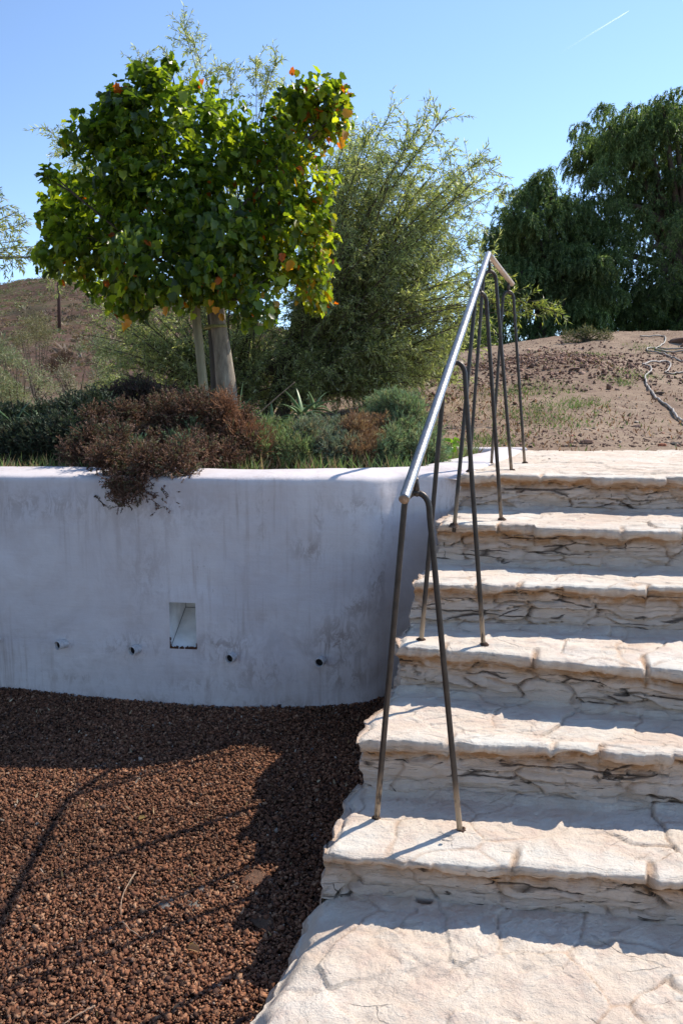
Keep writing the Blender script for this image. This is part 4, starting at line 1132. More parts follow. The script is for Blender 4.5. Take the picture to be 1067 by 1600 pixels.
# long upper boughs reaching the sky line
T1 = [(700, 172), (668, 180), (610, 178), (575, 205), (755, 245), (740, 285), (770, 262), (792, 285), (545, 190), (705, 235), (650, 205), (720, 330), (690, 300), (640, 250), (600, 235), (735, 300), (768, 400), (700, 395), (748, 375)]
cnt = boughs(mbw, mbl, rs, wbase + [0, 0, .5], [at_y(x, y, YW + rs.uniform(-.9, .7)) for x, y in T1], WPAL, 40, 20, .062, .012, .024, .25, .42, .35, .45)
T2 = [(283, 34), (300, 60), (218, 88), (262, 85), (400, 88), (432, 92), (360, 100), (340, 110), (420, 120), (440, 140), (72, 198), (88, 230), (110, 250), (150, 430), (95, 432), (120, 425), (66, 425)]
cnt += boughs(mbw, mbl, rs, wbase + [-.5, .4, 1.2], [at_y(x, y, YW + 1.0 + rs.uniform(-.3, .3)) for x, y in T2], WPAL, 16, 22, .062, .012, .014, .2, .34, .3, .72)
# the mass
T3 = tips_in(rs, [(680, 750, 260, 430, 16), (500, 690, 250, 420, 66), (560, 720, 380, 600, 80), (460, 600, 330, 560, 58), (640, 760, 420, 560, 26), (480, 700, 530, 605, 50), (500, 600, 200, 260, 14)], YW, 1.0)
cnt += boughs(mbw, mbl, rs, wbase + [.15, 0, .25], T3, WPAL, 38, 18, .052, .0095, .016, .3, .34, .85, .30)
T4 = tips_in(rs, [(130, 330, 450, 620, 62), (330, 480, 480, 640, 46), (200, 460, 250, 460, 30)], YW + .2, .8)
cnt += boughs(mbw, mbl, rs, wbase + [-.6, .3, .2], T4, WPAL, 28, 17, .054, .010, .016, .25, .34, .8, .30)
# low arching branches in front of the pepper trees
T5 = [(862, 482), (880, 492), (852, 470), (800, 430), (822, 495)]
cnt += boughs(mbw, mbl, rs, at_y(560, 520, YW - .6), [at_y(x, y, YW - 1.0 + rs.uniform(-.3, .3)) for x, y in T5], [(.22, .27, .09), (.29, .31, .10), (.16, .21, .07)], 11, 16, .062, .012, .006, .9, .30, .5, .55)
mbl.build('leaves', M_WILLOW, willow)
for k in range(6):
    a = wbase + [rs.uniform(-.25, .25), rs.uniform(-.2, .2), -.05]; b_ = at_y(rs.uniform(330, 620), rs.uniform(380, 470), YW + rs.uniform(-.5, .5)); tube(mbw, bez(a, b_, .05, rs, 12, .12), np.linspace(.055, .02, 12), k=8, cap=False, rough=.06, seed=k)
mbw.build('branches', M_WBARK, willow, True)
print('willow leaves', cnt)
# a second one standing outside on the left reaches into the picture
rs = np.random.RandomState(31); b2 = ground_pt(-330, 7.4)
w2 = empty('willow_like_tree', b2, 'narrow leaved tree reaching in from the left edge with pale feathery sprays against the sky', 'tree')
mbw, mbl = MB(), MB()
T6 = [(4, 292), (14, 320), (30, 330), (45, 345), (60, 385), (42, 375), (22, 395), (8, 350), (58, 400), (-20, 300), (-60, 260), (-120, 200), (-200, 180), (-60, 380), (-150, 300), (-240, 240), (-300, 200), (-100, 330), (-380, 200), (-420, 260)]
boughs(mbw, mbl, rs, b2 + [0, 0, 1.4], [at_y(x, y, 7.2 + rs.uniform(-.3, .3)) for x, y in T6], [(.26, .30, .11), (.36, .34, .11), (.19, .24, .09)], 12, 18, .062, .012, .014, .12, .30, .5, .68)
tube(mbw, bez(at_y(-330, 420, 7.3), at_y(62, 402, 7.2), .02, rs, 14, .03), np.linspace(.03, .006, 14), k=6)
tube(mbw, [b2 - [0, 0, .1], b2 + [.05, 0, .8], b2 + [0, 0, 1.6]], [.09, .07, .05], k=10, rough=.05)
mbl.build('leaves', M_WILLOW, w2); mbw.build('branches', M_WBARK, w2, True)

# ------------------------------------------------------------------ pepper trees
def pepper(base, lobes, label, n_str, seed, Y):
    rs = np.random.RandomState(seed); e = empty('pepper_tree', base, label, 'tree', 'pepper trees behind the dirt slope')
    P, d = in_lobes(rs, sublobes(rs, sublobes(rs, lobes, 7, .42, .95, .25), 4, .40, 1.1, .3), n_str, .9, .5)
    inner, _ = in_lobes(rs, lobes, n_str // 3, .8, .1)
    top_bias = (d[:, 2] > -.65); P = P[top_bias]; d = d[top_bias]
    P = np.vstack([P, inner]); d = np.vstack([d, rnd_dir(rs, len(inner))])
    cl = fbm(P[:, 0] * 1.5 + P[:, 1] * .7, P[:, 2] * 1.1, seed + 3, 3); kp = cl > -.13; kp[-len(inner):] = True; P = P[kp]; d = d[kp]
    n = len(P); sc = Y / 18; L = rs.uniform(.10, .40, n) * sc; K = 13; mb = MB()
    hd = d * np.array([1, 1, 0]); prev = P.copy(); LP = []; LD = []; S0 = []; S1 = []
    up0 = rs.uniform(0, .75, (n, 1)); rnd0 = rs.normal(0, .6, (n, 3)) * [1, 1, .5]; clump = 1 + .5 * vnoise(P[:, 0] * 1.3 + P[:, 1], P[:, 2] * 1.3, seed)
    for k in range(K):
        t = k / K; dv = nrm(hd * (1.1 - t) * .7 + rnd0 * .35 + np.array([0, 0, 1]) * (up0 * (1 - 2.2 * t) - 1.1 * t) + rs.normal(0, .08, (n, 3)))
        nx = prev + dv * (L / K)[:, None]; S0.append(prev); S1.append(nx)
        for j in range(3): LP.append(prev + (nx - prev) * rs.rand(n, 1)); LD.append(dv)
        prev = nx
    LP = np.concatenate(LP); LD = np.concatenate(LD); m = len(LP)
    pal = np.array([(.10, .155, .065), (.14, .205, .085), (.08, .125, .05), (.24, .31, .14)]); c = pal[rs.randint(0, 4, m)] * rs.uniform(.65, 1.3, (m, 1)) * np.tile(clump, 3 * K)[:, None]
    dl = nrm(LD * .9 + rnd_dir(rs, m) * .8 + np.array([0, 0, -.35]))
    leaves(mb, LP, dl, rnd_dir(rs, m), rs.uniform(.05, .11, m) * sc, rs.uniform(.012, .022, m) * sc, c)
    mb.build('foliage', M_PEPPER, e)
    mw = MB(); c0 = np.array(base) - [0, 0, .2]; f_ = np.array(base) + [.1, 0, 1.8 * sc]
    tube(mw, catmull([c0, c0 * .5 + f_ * .5 + [.1, 0, 0], f_], 5), np.linspace(.30, .2, 11) * sc, k=12, cap=False, rough=.1)
    for c_, r_ in lobes: tube(mw, bez(f_, np.array(c_) + [0, 0, r_ * .3], .3, rs, 10, .2), np.linspace(.13, .03, 10) * sc, k=6, cap=False)
    mw.build('trunk', M_WBARK, e, True)
    print('pepper', m)
PL1 = [(1010, 215, 52), (960, 235, 50), (1050, 200, 36), (925, 255, 26), (1100, 240, 80), (1000, 300, 80), (1070, 330, 95), (1150, 330, 110), (960, 340, 62), (945, 410, 60), (1010, 420, 80), (1090, 440, 90), (1180, 440, 100), (980, 480, 45), (1040, 490, 42), (1120, 500, 50), (1230, 360, 90), (980, 545, 44), (1020, 560, 40), (960, 520, 40), (1000, 530, 40), (1080, 540, 46), (1050, 555, 44), (1130, 560, 50), (920, 550, 30), (1035, 172, 14), (950, 205, 22), (985, 190, 20)]
PL2 = [(800, 340, 30), (830, 310, 24), (860, 320, 34), (790, 385, 28), (835, 380, 46), (885, 345, 40), (895, 400, 52), (820, 440, 46), (870, 450, 52), (910, 470, 45), (780, 470, 40), (760, 520, 34), (820, 510, 36), (875, 510, 30), (925, 505, 26), (720, 540, 34), (690, 560, 34), (745, 580, 34), (800, 560, 34), (850, 555, 30), (900, 550, 28), (930, 535, 30), (940, 560, 30), (650, 570, 34), (700, 600, 30)]
def gp(px, Y): p = ground_pt(px, Y); return p
pepper(gp(1050, 19), px_lobes(PL1, 19, 1.2), 'tall dense dark green pepper tree with drooping foliage filling the right edge', 17000, 41, 19)
pepper(gp(835, 17.5), px_lobes(PL2, 17.5, .8), 'lower rounded dark pepper tree left of the tall one', 12500, 42, 17.5)

# ================================================================== BED PLANTING
def sprigs(e, name, lobes, n, cfg, pal, seed, mat, up=.5, stems=(.12, .09, .07), depth=1.0, shell=.35):
    """twiggy mound: thin bent stems that end in tufts of small leaves"""
    rs = np.random.RandomState(seed); P, d = in_lobes(rs, lobes, n, depth, shell)
    ln, lL, lW, nl, spread = cfg; dv = nrm(d + rnd_dir(rs, n) * .6 + np.array([0, 0, up])); P0 = P - dv * ln * .5
    mb = MB(); ml = MB(); prev = P0; K = 3; LP = []; LD = []
    for k in range(K):
        dv = nrm(dv + rnd_dir(rs, n) * .28); nx = prev + dv * (ln / K) * rs.uniform(.6, 1.3, (n, 1))
        segs(mb, prev, nx, .0016, .0012, np.array(stems) * 1.0, 3)
        for j in range(nl // K + (k == K - 1) * (nl // 2)):
            LP.append(prev + (nx - prev) * rs.rand(n, 1) ** .7); LD.append(dv)
        prev = nx
    LP = np.concatenate(LP); LD = np.concatenate(LD); m = len(LP)
    pal = np.array(pal); base = pal[rs.randint(0, len(pal), n)]; c = np.tile(base, (m // n, 1)) * rs.uniform(.7, 1.3, (m, 1))
    leaves(ml, LP, nrm(LD + rnd_dir(rs, m) * spread), rnd_dir(rs, m), lL * rs.uniform(.6, 1.3, m), lW * rs.uniform(.7, 1.3, m), c)
    ml.build('leaves', mat, e); mb.build('stems', M_DRYST, e)
M_DRYST = vcol_mat('stem', .9, 0, .1, 60)
def strap_leaf(mb, base, d, L, W, droop, col, K=7, rs=None):
    p = np.array(base, float); d = nrm(d); s = nrm(np.cross(d, [0, 0, 1.]) + 1e-6); V = []
    for k in range(K + 1):
        t = k / K; w = W * (1 - t) ** .75 * (.75 + .5 * min(1, t * 4)) * .5 + .0004; n = np.cross(s, d)
        V += [p - s * w + n * w * .35, p, p + s * w + n * w * .35, p - n * w * .55]
        d = nrm(d + np.array([0, 0, -droop / K])); p = p + d * L / K
    V = np.array(V); F = []
    for k in range(K):
        o = k * 4
        for a in range(4): F.append([o + a, o + (a + 1) % 4, o + 4 + (a + 1) % 4, o + 4 + a])
    mb.add(V, f4=np.array(F)[:, ::-1], col=col)
def aloe(pos, n, L, W, label, seed, group=None, tilt=None, cat='aloe', col=(.075, .13, .065), stemto=None):
    rs = np.random.RandomState(seed); e = empty('aloe', pos, label, cat, group); mb = MB()
    for k in range(n):
        a = k * 2.4 + rs.uniform(-.3, .3); el = .15 + 1.15 * (k / n); d = np.array([math.cos(a) * math.cos(el), math.sin(a) * math.cos(el), math.sin(el)])
        if tilt is not None: d = nrm(d + np.array(tilt))
        strap_leaf(mb, np.array(pos) + d * .01, d, L * rs.uniform(.65, 1.15), W * rs.uniform(.8, 1.1), rs.uniform(.5, 1.6), np.array(col) * rs.uniform(.7, 1.5))
    mb.build('leaves', M_SUCC, e)
    ms_ = MB(); q = np.array(pos); q0 = q - np.array([0, 0, .10]) if stemto is None else np.array(stemto)
    tube(ms_, [q0, (q0 + q) / 2 + [0, 0, -.01], q + [0, 0, .01]], [.014, .013, .012], k=8, col=(.3, .27, .2)); ms_.build('stem', M_STAKE, e, True)
    return e
# reddish dry shrub spilling over the wall
BR = [(.13, .075, .055), (.19, .11, .08), (.27, .165, .12), (.10, .065, .05), (.34, .21, .16), (.14, .13, .075), (.17, .17, .10)]
Lb = [at_y(x, y, Y) for x, y, Y in ((165, 690, 3.95), (215, 680, 3.95), (270, 672, 3.95), (325, 665, 3.95), (372, 680, 3.9), (150, 715, 3.7), (205, 715, 3.6), (260, 712, 3.6), (320, 700, 3.65), (370, 705, 3.75), (165, 738, 3.33), (205, 742, 3.30), (250, 738, 3.32), (285, 728, 3.38), (200, 768, 3.28), (345, 655, 4.0), (230, 668, 4.1), (290, 666, 4.1))]
Rb = [.15, .17, .17, .17, .13, .13, .14, .13, .13, .10, .10, .10, .115, .11, .08, .065, .10, .10]
sh = empty('dry_shrub', (float(Lb[2][0]), 3.9, 0), 'reddish brown dry shrub mounded below the staked tree and spilling over the wall edge', 'shrub')
sprigs(sh, 'dry', sublobes(np.random.RandomState(2), list(zip(Lb, Rb)), 8, .42, .85, .2), 9500, (.085, .012, .0055, 9, .9), BR, 51, M_HERB, .35, (.16, .085, .055), .9)
# a livelier red brown patch of bare curling stems at its right, and green shoots
e2 = empty('dry_shrub', tuple(at_y(365, 730, 3.85)), 'rusty brown tangle of bare curling stems right of the spilling shrub', 'shrub')
sprigs(e2, 'tangle', [(at_y(x, y, 3.85), r) for x, y, r in ((340, 700, .10), (372, 690, .12), (398, 700, .10), (385, 715, .09), (352, 630, .05), (350, 650, .07))], 3000, (.12, .010, .004, 4, .9), [(.30, .14, .08), (.38, .19, .10), (.22, .11, .07)], 52, M_HERB, .5, (.34, .18, .10))
for i, (x, y, r, Yq) in enumerate(((190, 690, .05, 3.72), (215, 705, .04, 3.6), (290, 700, .04, 3.62), (268, 690, .03, 3.7), (300, 672, .03, 3.8))):
    if i == 0: gsh = empty('green_shoots', tuple(at_y(190, 700, 3.72)), 'grey green leafy shoots poking up through the reddish shrub', 'shrub'); LG = []
    LG.append((at_y(x, y, Yq), r))
sprigs(gsh, 'shoots', LG, 420, (.09, .018, .004, 12, .5), [(.16, .24, .14), (.22, .30, .17)], 53, M_HERB, 1.2, (.2, .2, .12))
# trailing stems on the wall face
rs = np.random.RandomState(7); mb = MB(); ml = MB()
for pts in (((133, 745), (128, 765), (124, 790)), ((140, 750), (146, 775), (150, 795), (140, 812)), ((160, 770), (175, 785), (188, 792)), ((200, 785), (200, 800), (199, 812)), ((236, 770), (240, 785), (244, 808)), ((150, 765), (152, 775))):
    q = catmull([at_y(x, y, 3.40 + .04 * (x < 160) ) - np.array([0, .04, 0]) for x, y in pts], 8) - np.array([0, .06, 0]); tube(mb, q, .0017, col=(.12, .08, .06), k=4)
    m = len(q) * 3; P = np.repeat(q, 3, 0); leaves(ml, P, rnd_dir(rs, m) + [0, 0, -.3], rnd_dir(rs, m), .012, .006, np.array([(.09, .06, .04)] * m))
setp(mb.build('trailing_stems', M_DRYST, sh), None, None, None, 'stuff'); ml.build('trailing_leaves', M_HERB, sh)
# dark shrubs on the left of the bed
DK = [(.05, .075, .045), (.07, .10, .06), (.04, .055, .04), (.09, .11, .07)]
for nm, L_, n, lab, pal in (('leafy_shrub', [(20, 700, 3.95, .13), (60, 695, 3.95, .13), (15, 670, 4.2, .12), (50, 672, 4.2, .12)], 3000, 'dark low leafy shrub at the left end of the wall top', DK),
                       ('leafy_shrub', [(100, 690, 3.95, .14), (120, 665, 4.2, .15), (150, 645, 4.3, .12), (90, 660, 4.3, .12), (140, 700, 3.8, .10)], 3600, 'dark green shrub between the left aloes and the reddish shrub', DK),
                       ('twiggy_shrub', [(185, 640, 4.7, .14), (220, 632, 4.7, .15), (260, 640, 4.6, .13), (160, 660, 4.6, .12)], 2600, 'dull maroon twiggy shrub behind the spilling reddish one', [(.09, .05, .045), (.12, .07, .055), (.07, .06, .04)])):
    e = empty(nm, tuple(at_y(L_[1][0], 725, L_[1][2])), lab, 'shrub'); sprigs(e, nm, [(at_y(x, y, Yq), r) for x, y, Yq, r in L_], n, (.09, .022, .007, 8, .8), pal, 60 + n % 7, M_HERB, .6, (.09, .07, .05))
# blue green needle shrubs on the right of the bed
GN = [(.25, .35, .15), (.31, .41, .18), (.20, .28, .13), (.38, .37, .20)]
BL = [(.25, .31, .22), (.30, .36, .26), (.20, .26, .18), (.36, .30, .20)]
for L_, n, lab, pal, st in (([(425, 700, 4.0, .12), (460, 706, 3.92, .11), (440, 682, 4.3, .11), (400, 712, 3.85, .08)], 1900, 'green needle leaved shrub between the rusty tangle and the curled aloes', GN, (.2, .16, .09)),
                        ([(495, 700, 4.0, .12), (530, 706, 3.92, .11), (510, 680, 4.3, .11)], 1900, 'grey green mound in the middle of the sunny bed', BL, (.2, .17, .1)),
                        ([(568, 690, 4.0, .10), (560, 708, 3.9, .09), (580, 672, 4.2, .08)], 1900, 'pale brown dried tuft between the two green mounds', [(.34, .21, .13), (.28, .16, .10), (.40, .28, .17)], (.36, .24, .14)),
                        ([(620, 665, 4.35, .14), (600, 655, 4.5, .13), (640, 680, 4.2, .12), (660, 705, 3.95, .10), (610, 706, 3.92, .11), (590, 650, 4.6, .1)], 4600, 'large blue green needle leaved mound left of the handrail', [(.26, .38, .20), (.32, .43, .24), (.21, .30, .16), (.37, .37, .20)], (.2, .17, .1))):
    e = empty('needle_shrub', tuple(at_y(L_[0][0], 728, L_[0][2])), lab, 'shrub', None); sprigs(e, 's', sublobes(np.random.RandomState(n), [(at_y(x, y + 4, Yq), r) for x, y, Yq, r in L_], 9, .42, .95, .3), int(n * 1.3), (.10, .022, .0032, 13, .55), pal, 70 + n % 11 + len(lab), M_HERB, 1.0, st)
# soft grass along the wall top
def blades(name, n, smp, zf, L, W, pal, seed, mat, lab, kind='stuff', parent=None):
    rs = np.random.RandomState(seed); x, y = smp(rs, n); n = len(x); P = np.stack([x, y, zf(x, y) - .004], 1)
    d = nrm(rs.normal(0, .55, (n, 3)) * [1, 1, .1] + [0, 0, 1]); pal = np.array(pal); c = pal[rs.randint(0, len(pal), n)] * rs.uniform(.7, 1.35, (n, 1)); mb = MB()
    leaves(mb, P, d, rnd_dir(rs, n), L * rs.uniform(.4, 1.4, n), W * rs.uniform(.7, 1.3, n), c, .15, .3)
    o = mb.build(name, mat, parent)
    if lab: setp(o, lab, None, None, kind)
    return o
def smp_bed(rs, n):
    x = rs.uniform(-2.6, .95, n); y = rs.uniform(3.6, 5.4, n); yw = wall_y(x) - .025
    k = (y > yw) & (x < np.interp(y, [3.6, 3.75, 4.25, 4.85, 5.4], [.42, .45, .65, .90, 1.05])) & (fbm(x * 3, y * 3, 91, 3) + .25 * sstep(4.6, 3.8, y) > -.12); return x[k], y[k]
blades('ground_cover', 26000, smp_bed, lambda x, y: np.maximum(ground_z(x, y), -.01), .085, .006, [(.20, .30, .10), (.25, .36, .12), (.15, .22, .08), (.36, .29, .17), (.30, .20, .13)], 81, M_HERB, 'low green and straw ground cover along the bed behind the wall')
# weeds with rounded leaves by the landing kerb
rs = np.random.RandomState(15); wpos = at_y(688, 722, 4.1); e = empty('leafy_weed', tuple(wpos), 'bright green weed with rounded leaves beside the kerb behind the rail', 'weed'); ml = MB(); mb = MB()
P0 = []; P1 = []
for i in range(46):
    tip = at_y(rs.uniform(655, 712), rs.uniform(684, 722), 4.1 + rs.uniform(-.12, .12)); P0.append(wpos + [rs.uniform(-.06, .06), rs.uniform(-.06, .06), -.02]); P1.append(tip)
P0 = np.array(P0); P1 = np.array(P1); segs(mb, P0, P1, .0018, .0012, (.16, .24, .08), 4)
broad_leaves(ml, P1, nrm(rnd_dir(rs, 46) * [1, 1, .3]), nrm(np.array([0, -.4, 1.]) + rnd_dir(rs, 46) * .5), rs.uniform(.022, .048, 46), np.array([(.16, .30, .05)] * 46) * rs.uniform(.7, 1.3, (46, 1)), rs)
ml.build('leaves', M_LEAF, e); mb.build('stems', M_HERB, e)
# aloes
GA = 'aloes in the shaded left part of the bed'
aloe(at_y(20, 672, 4.05), 18, .21, .030, 'leftmost spiky dark aloe at the picture edge', 1)
aloe(at_y(62, 668, 4.1), 16, .17, .026, 'dark aloe just right of the leftmost one', 2)
aloe(at_y(108, 660, 4.3), 13, .17, .024, 'slim aloe showing above the dark shrub left of the reddish shrub', 3)
aloe(at_y(262, 642, 4.9), 18, .19, .032, 'shaded aloe behind the shrub left of the pale stake', 4)
aloe(at_y(300, 650, 4.8), 12, .15, .030, 'small aloe at the foot of the pale stake', 5)
AC = (.13, .20, .085)
aloe(at_y(472, 652, 4.55), 15, .20, .034, 'bright green aloe with upright pointed leaves at the end of the sprawling group', 6, None, None, 'aloe', AC, at_y(410, 668, 4.45))
aloe(at_y(425, 668, 4.4), 12, .17, .028, 'curled green aloe under the dry stalk', 7, None, (.5, -.1, .1), 'aloe', AC)
aloe(at_y(372, 650, 4.4), 11, .18, .026, 'arching green aloe right of the tree trunk base', 8, None, (.6, -.1, .3), 'aloe', AC)
aloe(at_y(490, 640, 4.9), 9, .16, .030, 'small upright aloe behind the bright one', 9, None, None, 'aloe', AC)
mb = MB(); a = at_y(398, 652, 4.4); b_ = at_y(461, 597, 4.35); tube(mb, bez(a, b_, .004, rs, 14, .004), np.linspace(.0055, .0022, 14), col=(.4, .3, .2), k=7)
setp(mb.build('dry_stalk', M_TWIG, None, True), 'thin dry leaning flower stalk beside the tree trunk', 'stalk')
# leaf litter under the willow and on the soil
def smp_litter(rs, n):
    x = rs.uniform(-1.8, 3.6, n); y = rs.uniform(5.3, 12, n); k = fbm(x * .8, y * .8, 3, 3) + rs.uniform(-.25, .25, n) > -.05; return x[k], y[k]
blades('leaf_litter', 9000, smp_litter, lambda x, y: ground_z(x, y) + .006, .045, .014, [(.25, .13, .09), (.33, .20, .13), (.17, .10, .07), (.16, .2, .07)], 83, M_HERB, 'fallen leaves and dry litter scattered over the soil')

# ================================================================== DIRT SLOPE
def smp_dirt(rs, n):
    y = 5.5 + 10.5 * rs.rand(n) ** 1.3; x = rs.uniform(-.05, .75, n) * y; k = fbm(x * 1.2, y * 1.2, 13, 3) + rs.uniform(-.3, .3, n) > -.08; return x[k], y[k]
STP = [(.26, .16, .11), (.20, .11, .08), (.34, .23, .16), (.14, .09, .07), (.42, .32, .24), (.30, .12, .07)]
me, _ = chips('scree', 15000, smp_dirt, .016, STP, [5, 5, 4, 3, 1.5, 1], ground_z, 17, (.25, .7), .2, .002)
setp(link('scree', me, M_CHIP), 'pebbles and crumbs of earth scattered over the dirt slope', None, None, 'stuff')
def smp_mound(rs, n):
    r = rs.rayleigh(.75, n); a = rs.uniform(0, 6.3, n); return 2.75 + r * np.cos(a) * 1.5, 10.3 + r * np.sin(a) * 1.3
me, _ = chips('rubble', 3000, smp_mound, .032, [(.29, .175, .13), (.23, .13, .10), (.36, .235, .175), (.17, .105, .08)], [3, 3, 2, 2], ground_z, 18, (.2, .6), .1, .02)
setp(link('rubble', me, M_CHIP), 'reddish broken rubble heaped on the left of the slope', None, None, 'stuff')
def rock(name, pos, size, col, label, cat, seed, flat=.5, group=None, n=5):
    import bmesh
    bm = bmesh.new(); bmesh.ops.create_icosphere(bm, subdivisions=3, radius=1.0); V = np.array([v.co[:] for v in bm.verts]); F = np.array([[v.index for v in f.verts] for f in bm.faces]); bm.free()
    rs = np.random.RandomState(seed)
    for k in range(9):      # chop facets
        d_ = rnd_dir(rs, 1)[0]; c_ = rs.uniform(.45, .8); o_ = np.maximum(V @ d_ - c_, 0); V = V - d_ * o_[:, None] * .9
    V = V + (fbm(V[:, 0] * 2 + V[:, 2], V[:, 1] * 2 - V[:, 2], seed, 4) * .16)[:, None] * nrm(V)
    V = V * np.array(size) ; a = rs.uniform(0, 6.3); c, s_ = math.cos(a), math.sin(a); V = V @ np.array([[c, s_, 0], [-s_, c, 0], [0, 0, 1]]); V[:, 2] *= flat
    V = V + np.array(pos)
    cc = np.array(col) * (1 + .5 * fbm(V[:, 0] / size[0] * 1.5, V[:, 1] / size[1] * 1.5, seed, 3))[:, None]
    o = link(name, mesh_np(name, V, [F], cc, False), M_ROCK); return setp(o, label, cat, group)
for i, (x, y, s_, c, lab) in enumerate(((917, 692, .055, (.38, .24, .18), 'flat pinkish rock lying just behind the landing'), (1033, 696, .032, (.42, .15, .08), 'small brick red stone near the right edge behind the landing'), (1053, 694, .035, (.09, .08, .07), 'dark grey stone right of the small red one'),
    (913, 611, .05, (.16, .10, .08), 'dark brown clod in the middle of the slope'), (993, 667, .04, (.22, .14, .11), 'dark flat stone left of the thick hose'), (1030, 616, .05, (.14, .1, .08), 'dark chunk beside the bend of the thick hose'), (1062, 536, .16, (.22, .14, .11), 'broad reddish boulder at the top right by the hoses'), (995, 660, .03, (.5, .42, .34), 'pale stone left of the thick hose'), (884, 697, .02, (.36, .3, .24), 'tiny pale stone behind the landing'))):
    p = at_ground(x, y); rock('rock', p + [0, 0, s_ * .12], (s_ * 1.25, s_, s_ * .8), c, lab, 'rock', 30 + i, .55)
# hoses
def hose(px, r, col, label, width_seed):
    q = catmull([at_ground(780 + x / 3.718, 480 + y / 3.718) for x, y in px], 8); q[:, 2] = ground_z(q[:, 0], q[:, 1]) + r * .9
    w = np.abs(fbm(np.arange(len(q)) * .3, q[:, 0] * 0, width_seed, 2)) * .03; q[:, 2] += w
    mb = MB(); tube(mb, q, r, col=col, k=10); return setp(mb.build('hose', M_HOSE, None, True), label, 'hose')
M_HOSE = vcol_mat('dusty_hose', .55, .002, .4, 30)
hose([(1160, 760), (1067, 680), (1020, 640), (985, 590), (920, 540), (870, 490), (850, 440), (845, 405), (880, 372), (868, 350), (832, 338), (890, 324), (960, 318), (992, 335), (978, 370), (958, 384)], .012, (.34, .30, .26), 'thick dusty grey hose winding down the slope towards the landing', 1)
hose([(1150, 345), (1067, 322), (1010, 302), (960, 277), (880, 266), (856, 246), (910, 241), (960, 246), (1067, 250), (1150, 255)], .012, (.34, .30, .26), 'middle pale hose looping near the top of the slope', 2)
hose([(815, 177), (900, 173), (950, 175), (962, 200), (932, 230), (905, 246), (960, 262), (1067, 266), (1150, 268)], .012, (.38, .34, .29), 'farthest pale hose bending beside the boulder', 3)
hose([(965, 392), (1010, 392), (1067, 384), (1150, 378)], .011, (.14, .12, .10), 'short dark hose running out at the right edge', 4)
# weeds on the slope: patches of short blades
WD = [(905, 632, .16, 320), (968, 598, .12, 220), (822, 612, .30, 700), (835, 645, .28, 600), (995, 587, .18, 260), (1010, 545, .2, 220), (930, 555, .18, 260), (870, 660, .2, 200), (760, 690, .14, 260)]
def smp_weed(rs, n):
    xs, ys = [], []
    for x, y, r, m in WD:
        c = at_ground(x, y); xs.append(c[0] + rs.normal(0, r, m) * .9); ys.append(c[1] + rs.normal(0, r, m) * 1.0)
    return np.concatenate(xs), np.concatenate(ys)
blades('slope_weeds', 0, smp_weed, ground_z, .05, .008, [(.17, .27, .08), (.22, .33, .10), (.14, .22, .08), (.26, .28, .12)], 211, M_HERB, 'patches of short green weeds on the dirt slope')
# bushes: leaves spread through lobes, with stems
def bush(name, lobes, n, base, lL, lW, pal, lab, seed, cat='bush', group=None, mat=None, shell=.3, nst=14):
    rs = np.random.RandomState(seed); e = empty(name, base, lab, cat, group); P, d = in_lobes(rs, lobes, n, 1, shell); cl = fbm(P[:, 0] * 2.5 / lL * .05, P[:, 2] * 2.5 / lL * .05 + P[:, 1], seed, 3); P = P[cl > -.16]; d = d[cl > -.16]; n = len(P)
    pal = np.array(pal); c = pal[rs.randint(0, len(pal), n)] * rs.uniform(.65, 1.35, (n, 1)); mb = MB()
    leaves(mb, P, nrm(d * .5 + rnd_dir(rs, n) + [0, 0, .4]), rnd_dir(rs, n), lL * rs.uniform(.6, 1.3, n), lW * rs.uniform(.7, 1.3, n), c); mb.build('leaves', mat or M_HERB, e)
    mw = MB(); b = np.array(base)
    for i in range(nst):
        c_, r_ = lobes[rs.randint(len(lobes))]; t = np.array(c_) + rnd_dir(rs, 1)[0] * r_ * .8; tube(mw, bez(b, t, .05, rs, 7, r_ * .15), np.linspace(lL * .22, lL * .05, 7), k=4, cap=False)
    mw.build('stems', M_WBARK, e); return e
c = at_ground(915, 533); bush('low_bush', [((c[0] + dx, c[1], c[2] + .06), .13) for dx in (-.3, -.1, .12, .32)] + [((c[0], c[1], c[2] + .15), .11)], 1500, tuple(c), .07, .012, [(.16, .17, .08), (.22, .20, .11), (.12, .14, .06)], 'small olive brown bush on the crest of the dirt slope', 301)
c = at_ground(705, 560); bush('low_bush', [(at_y(x, y, 14.5), r) for x, y, r in ((700, 545, .5), (740, 530, .5), (780, 540, .45), (660, 560, .5), (620, 575, .5), (740, 575, .4))], 9000, tuple(at_y(700, 590, 14.5)), .11, .03, [(.06, .09, .035), (.09, .13, .05), (.12, .16, .06)], 'shadowy bush behind the rail under the lower pepper tree', 302, mat=M_PEPPER)
LGN = [(.26, .30, .17), (.32, .35, .20), (.20, .25, .13), (.30, .26, .18)]
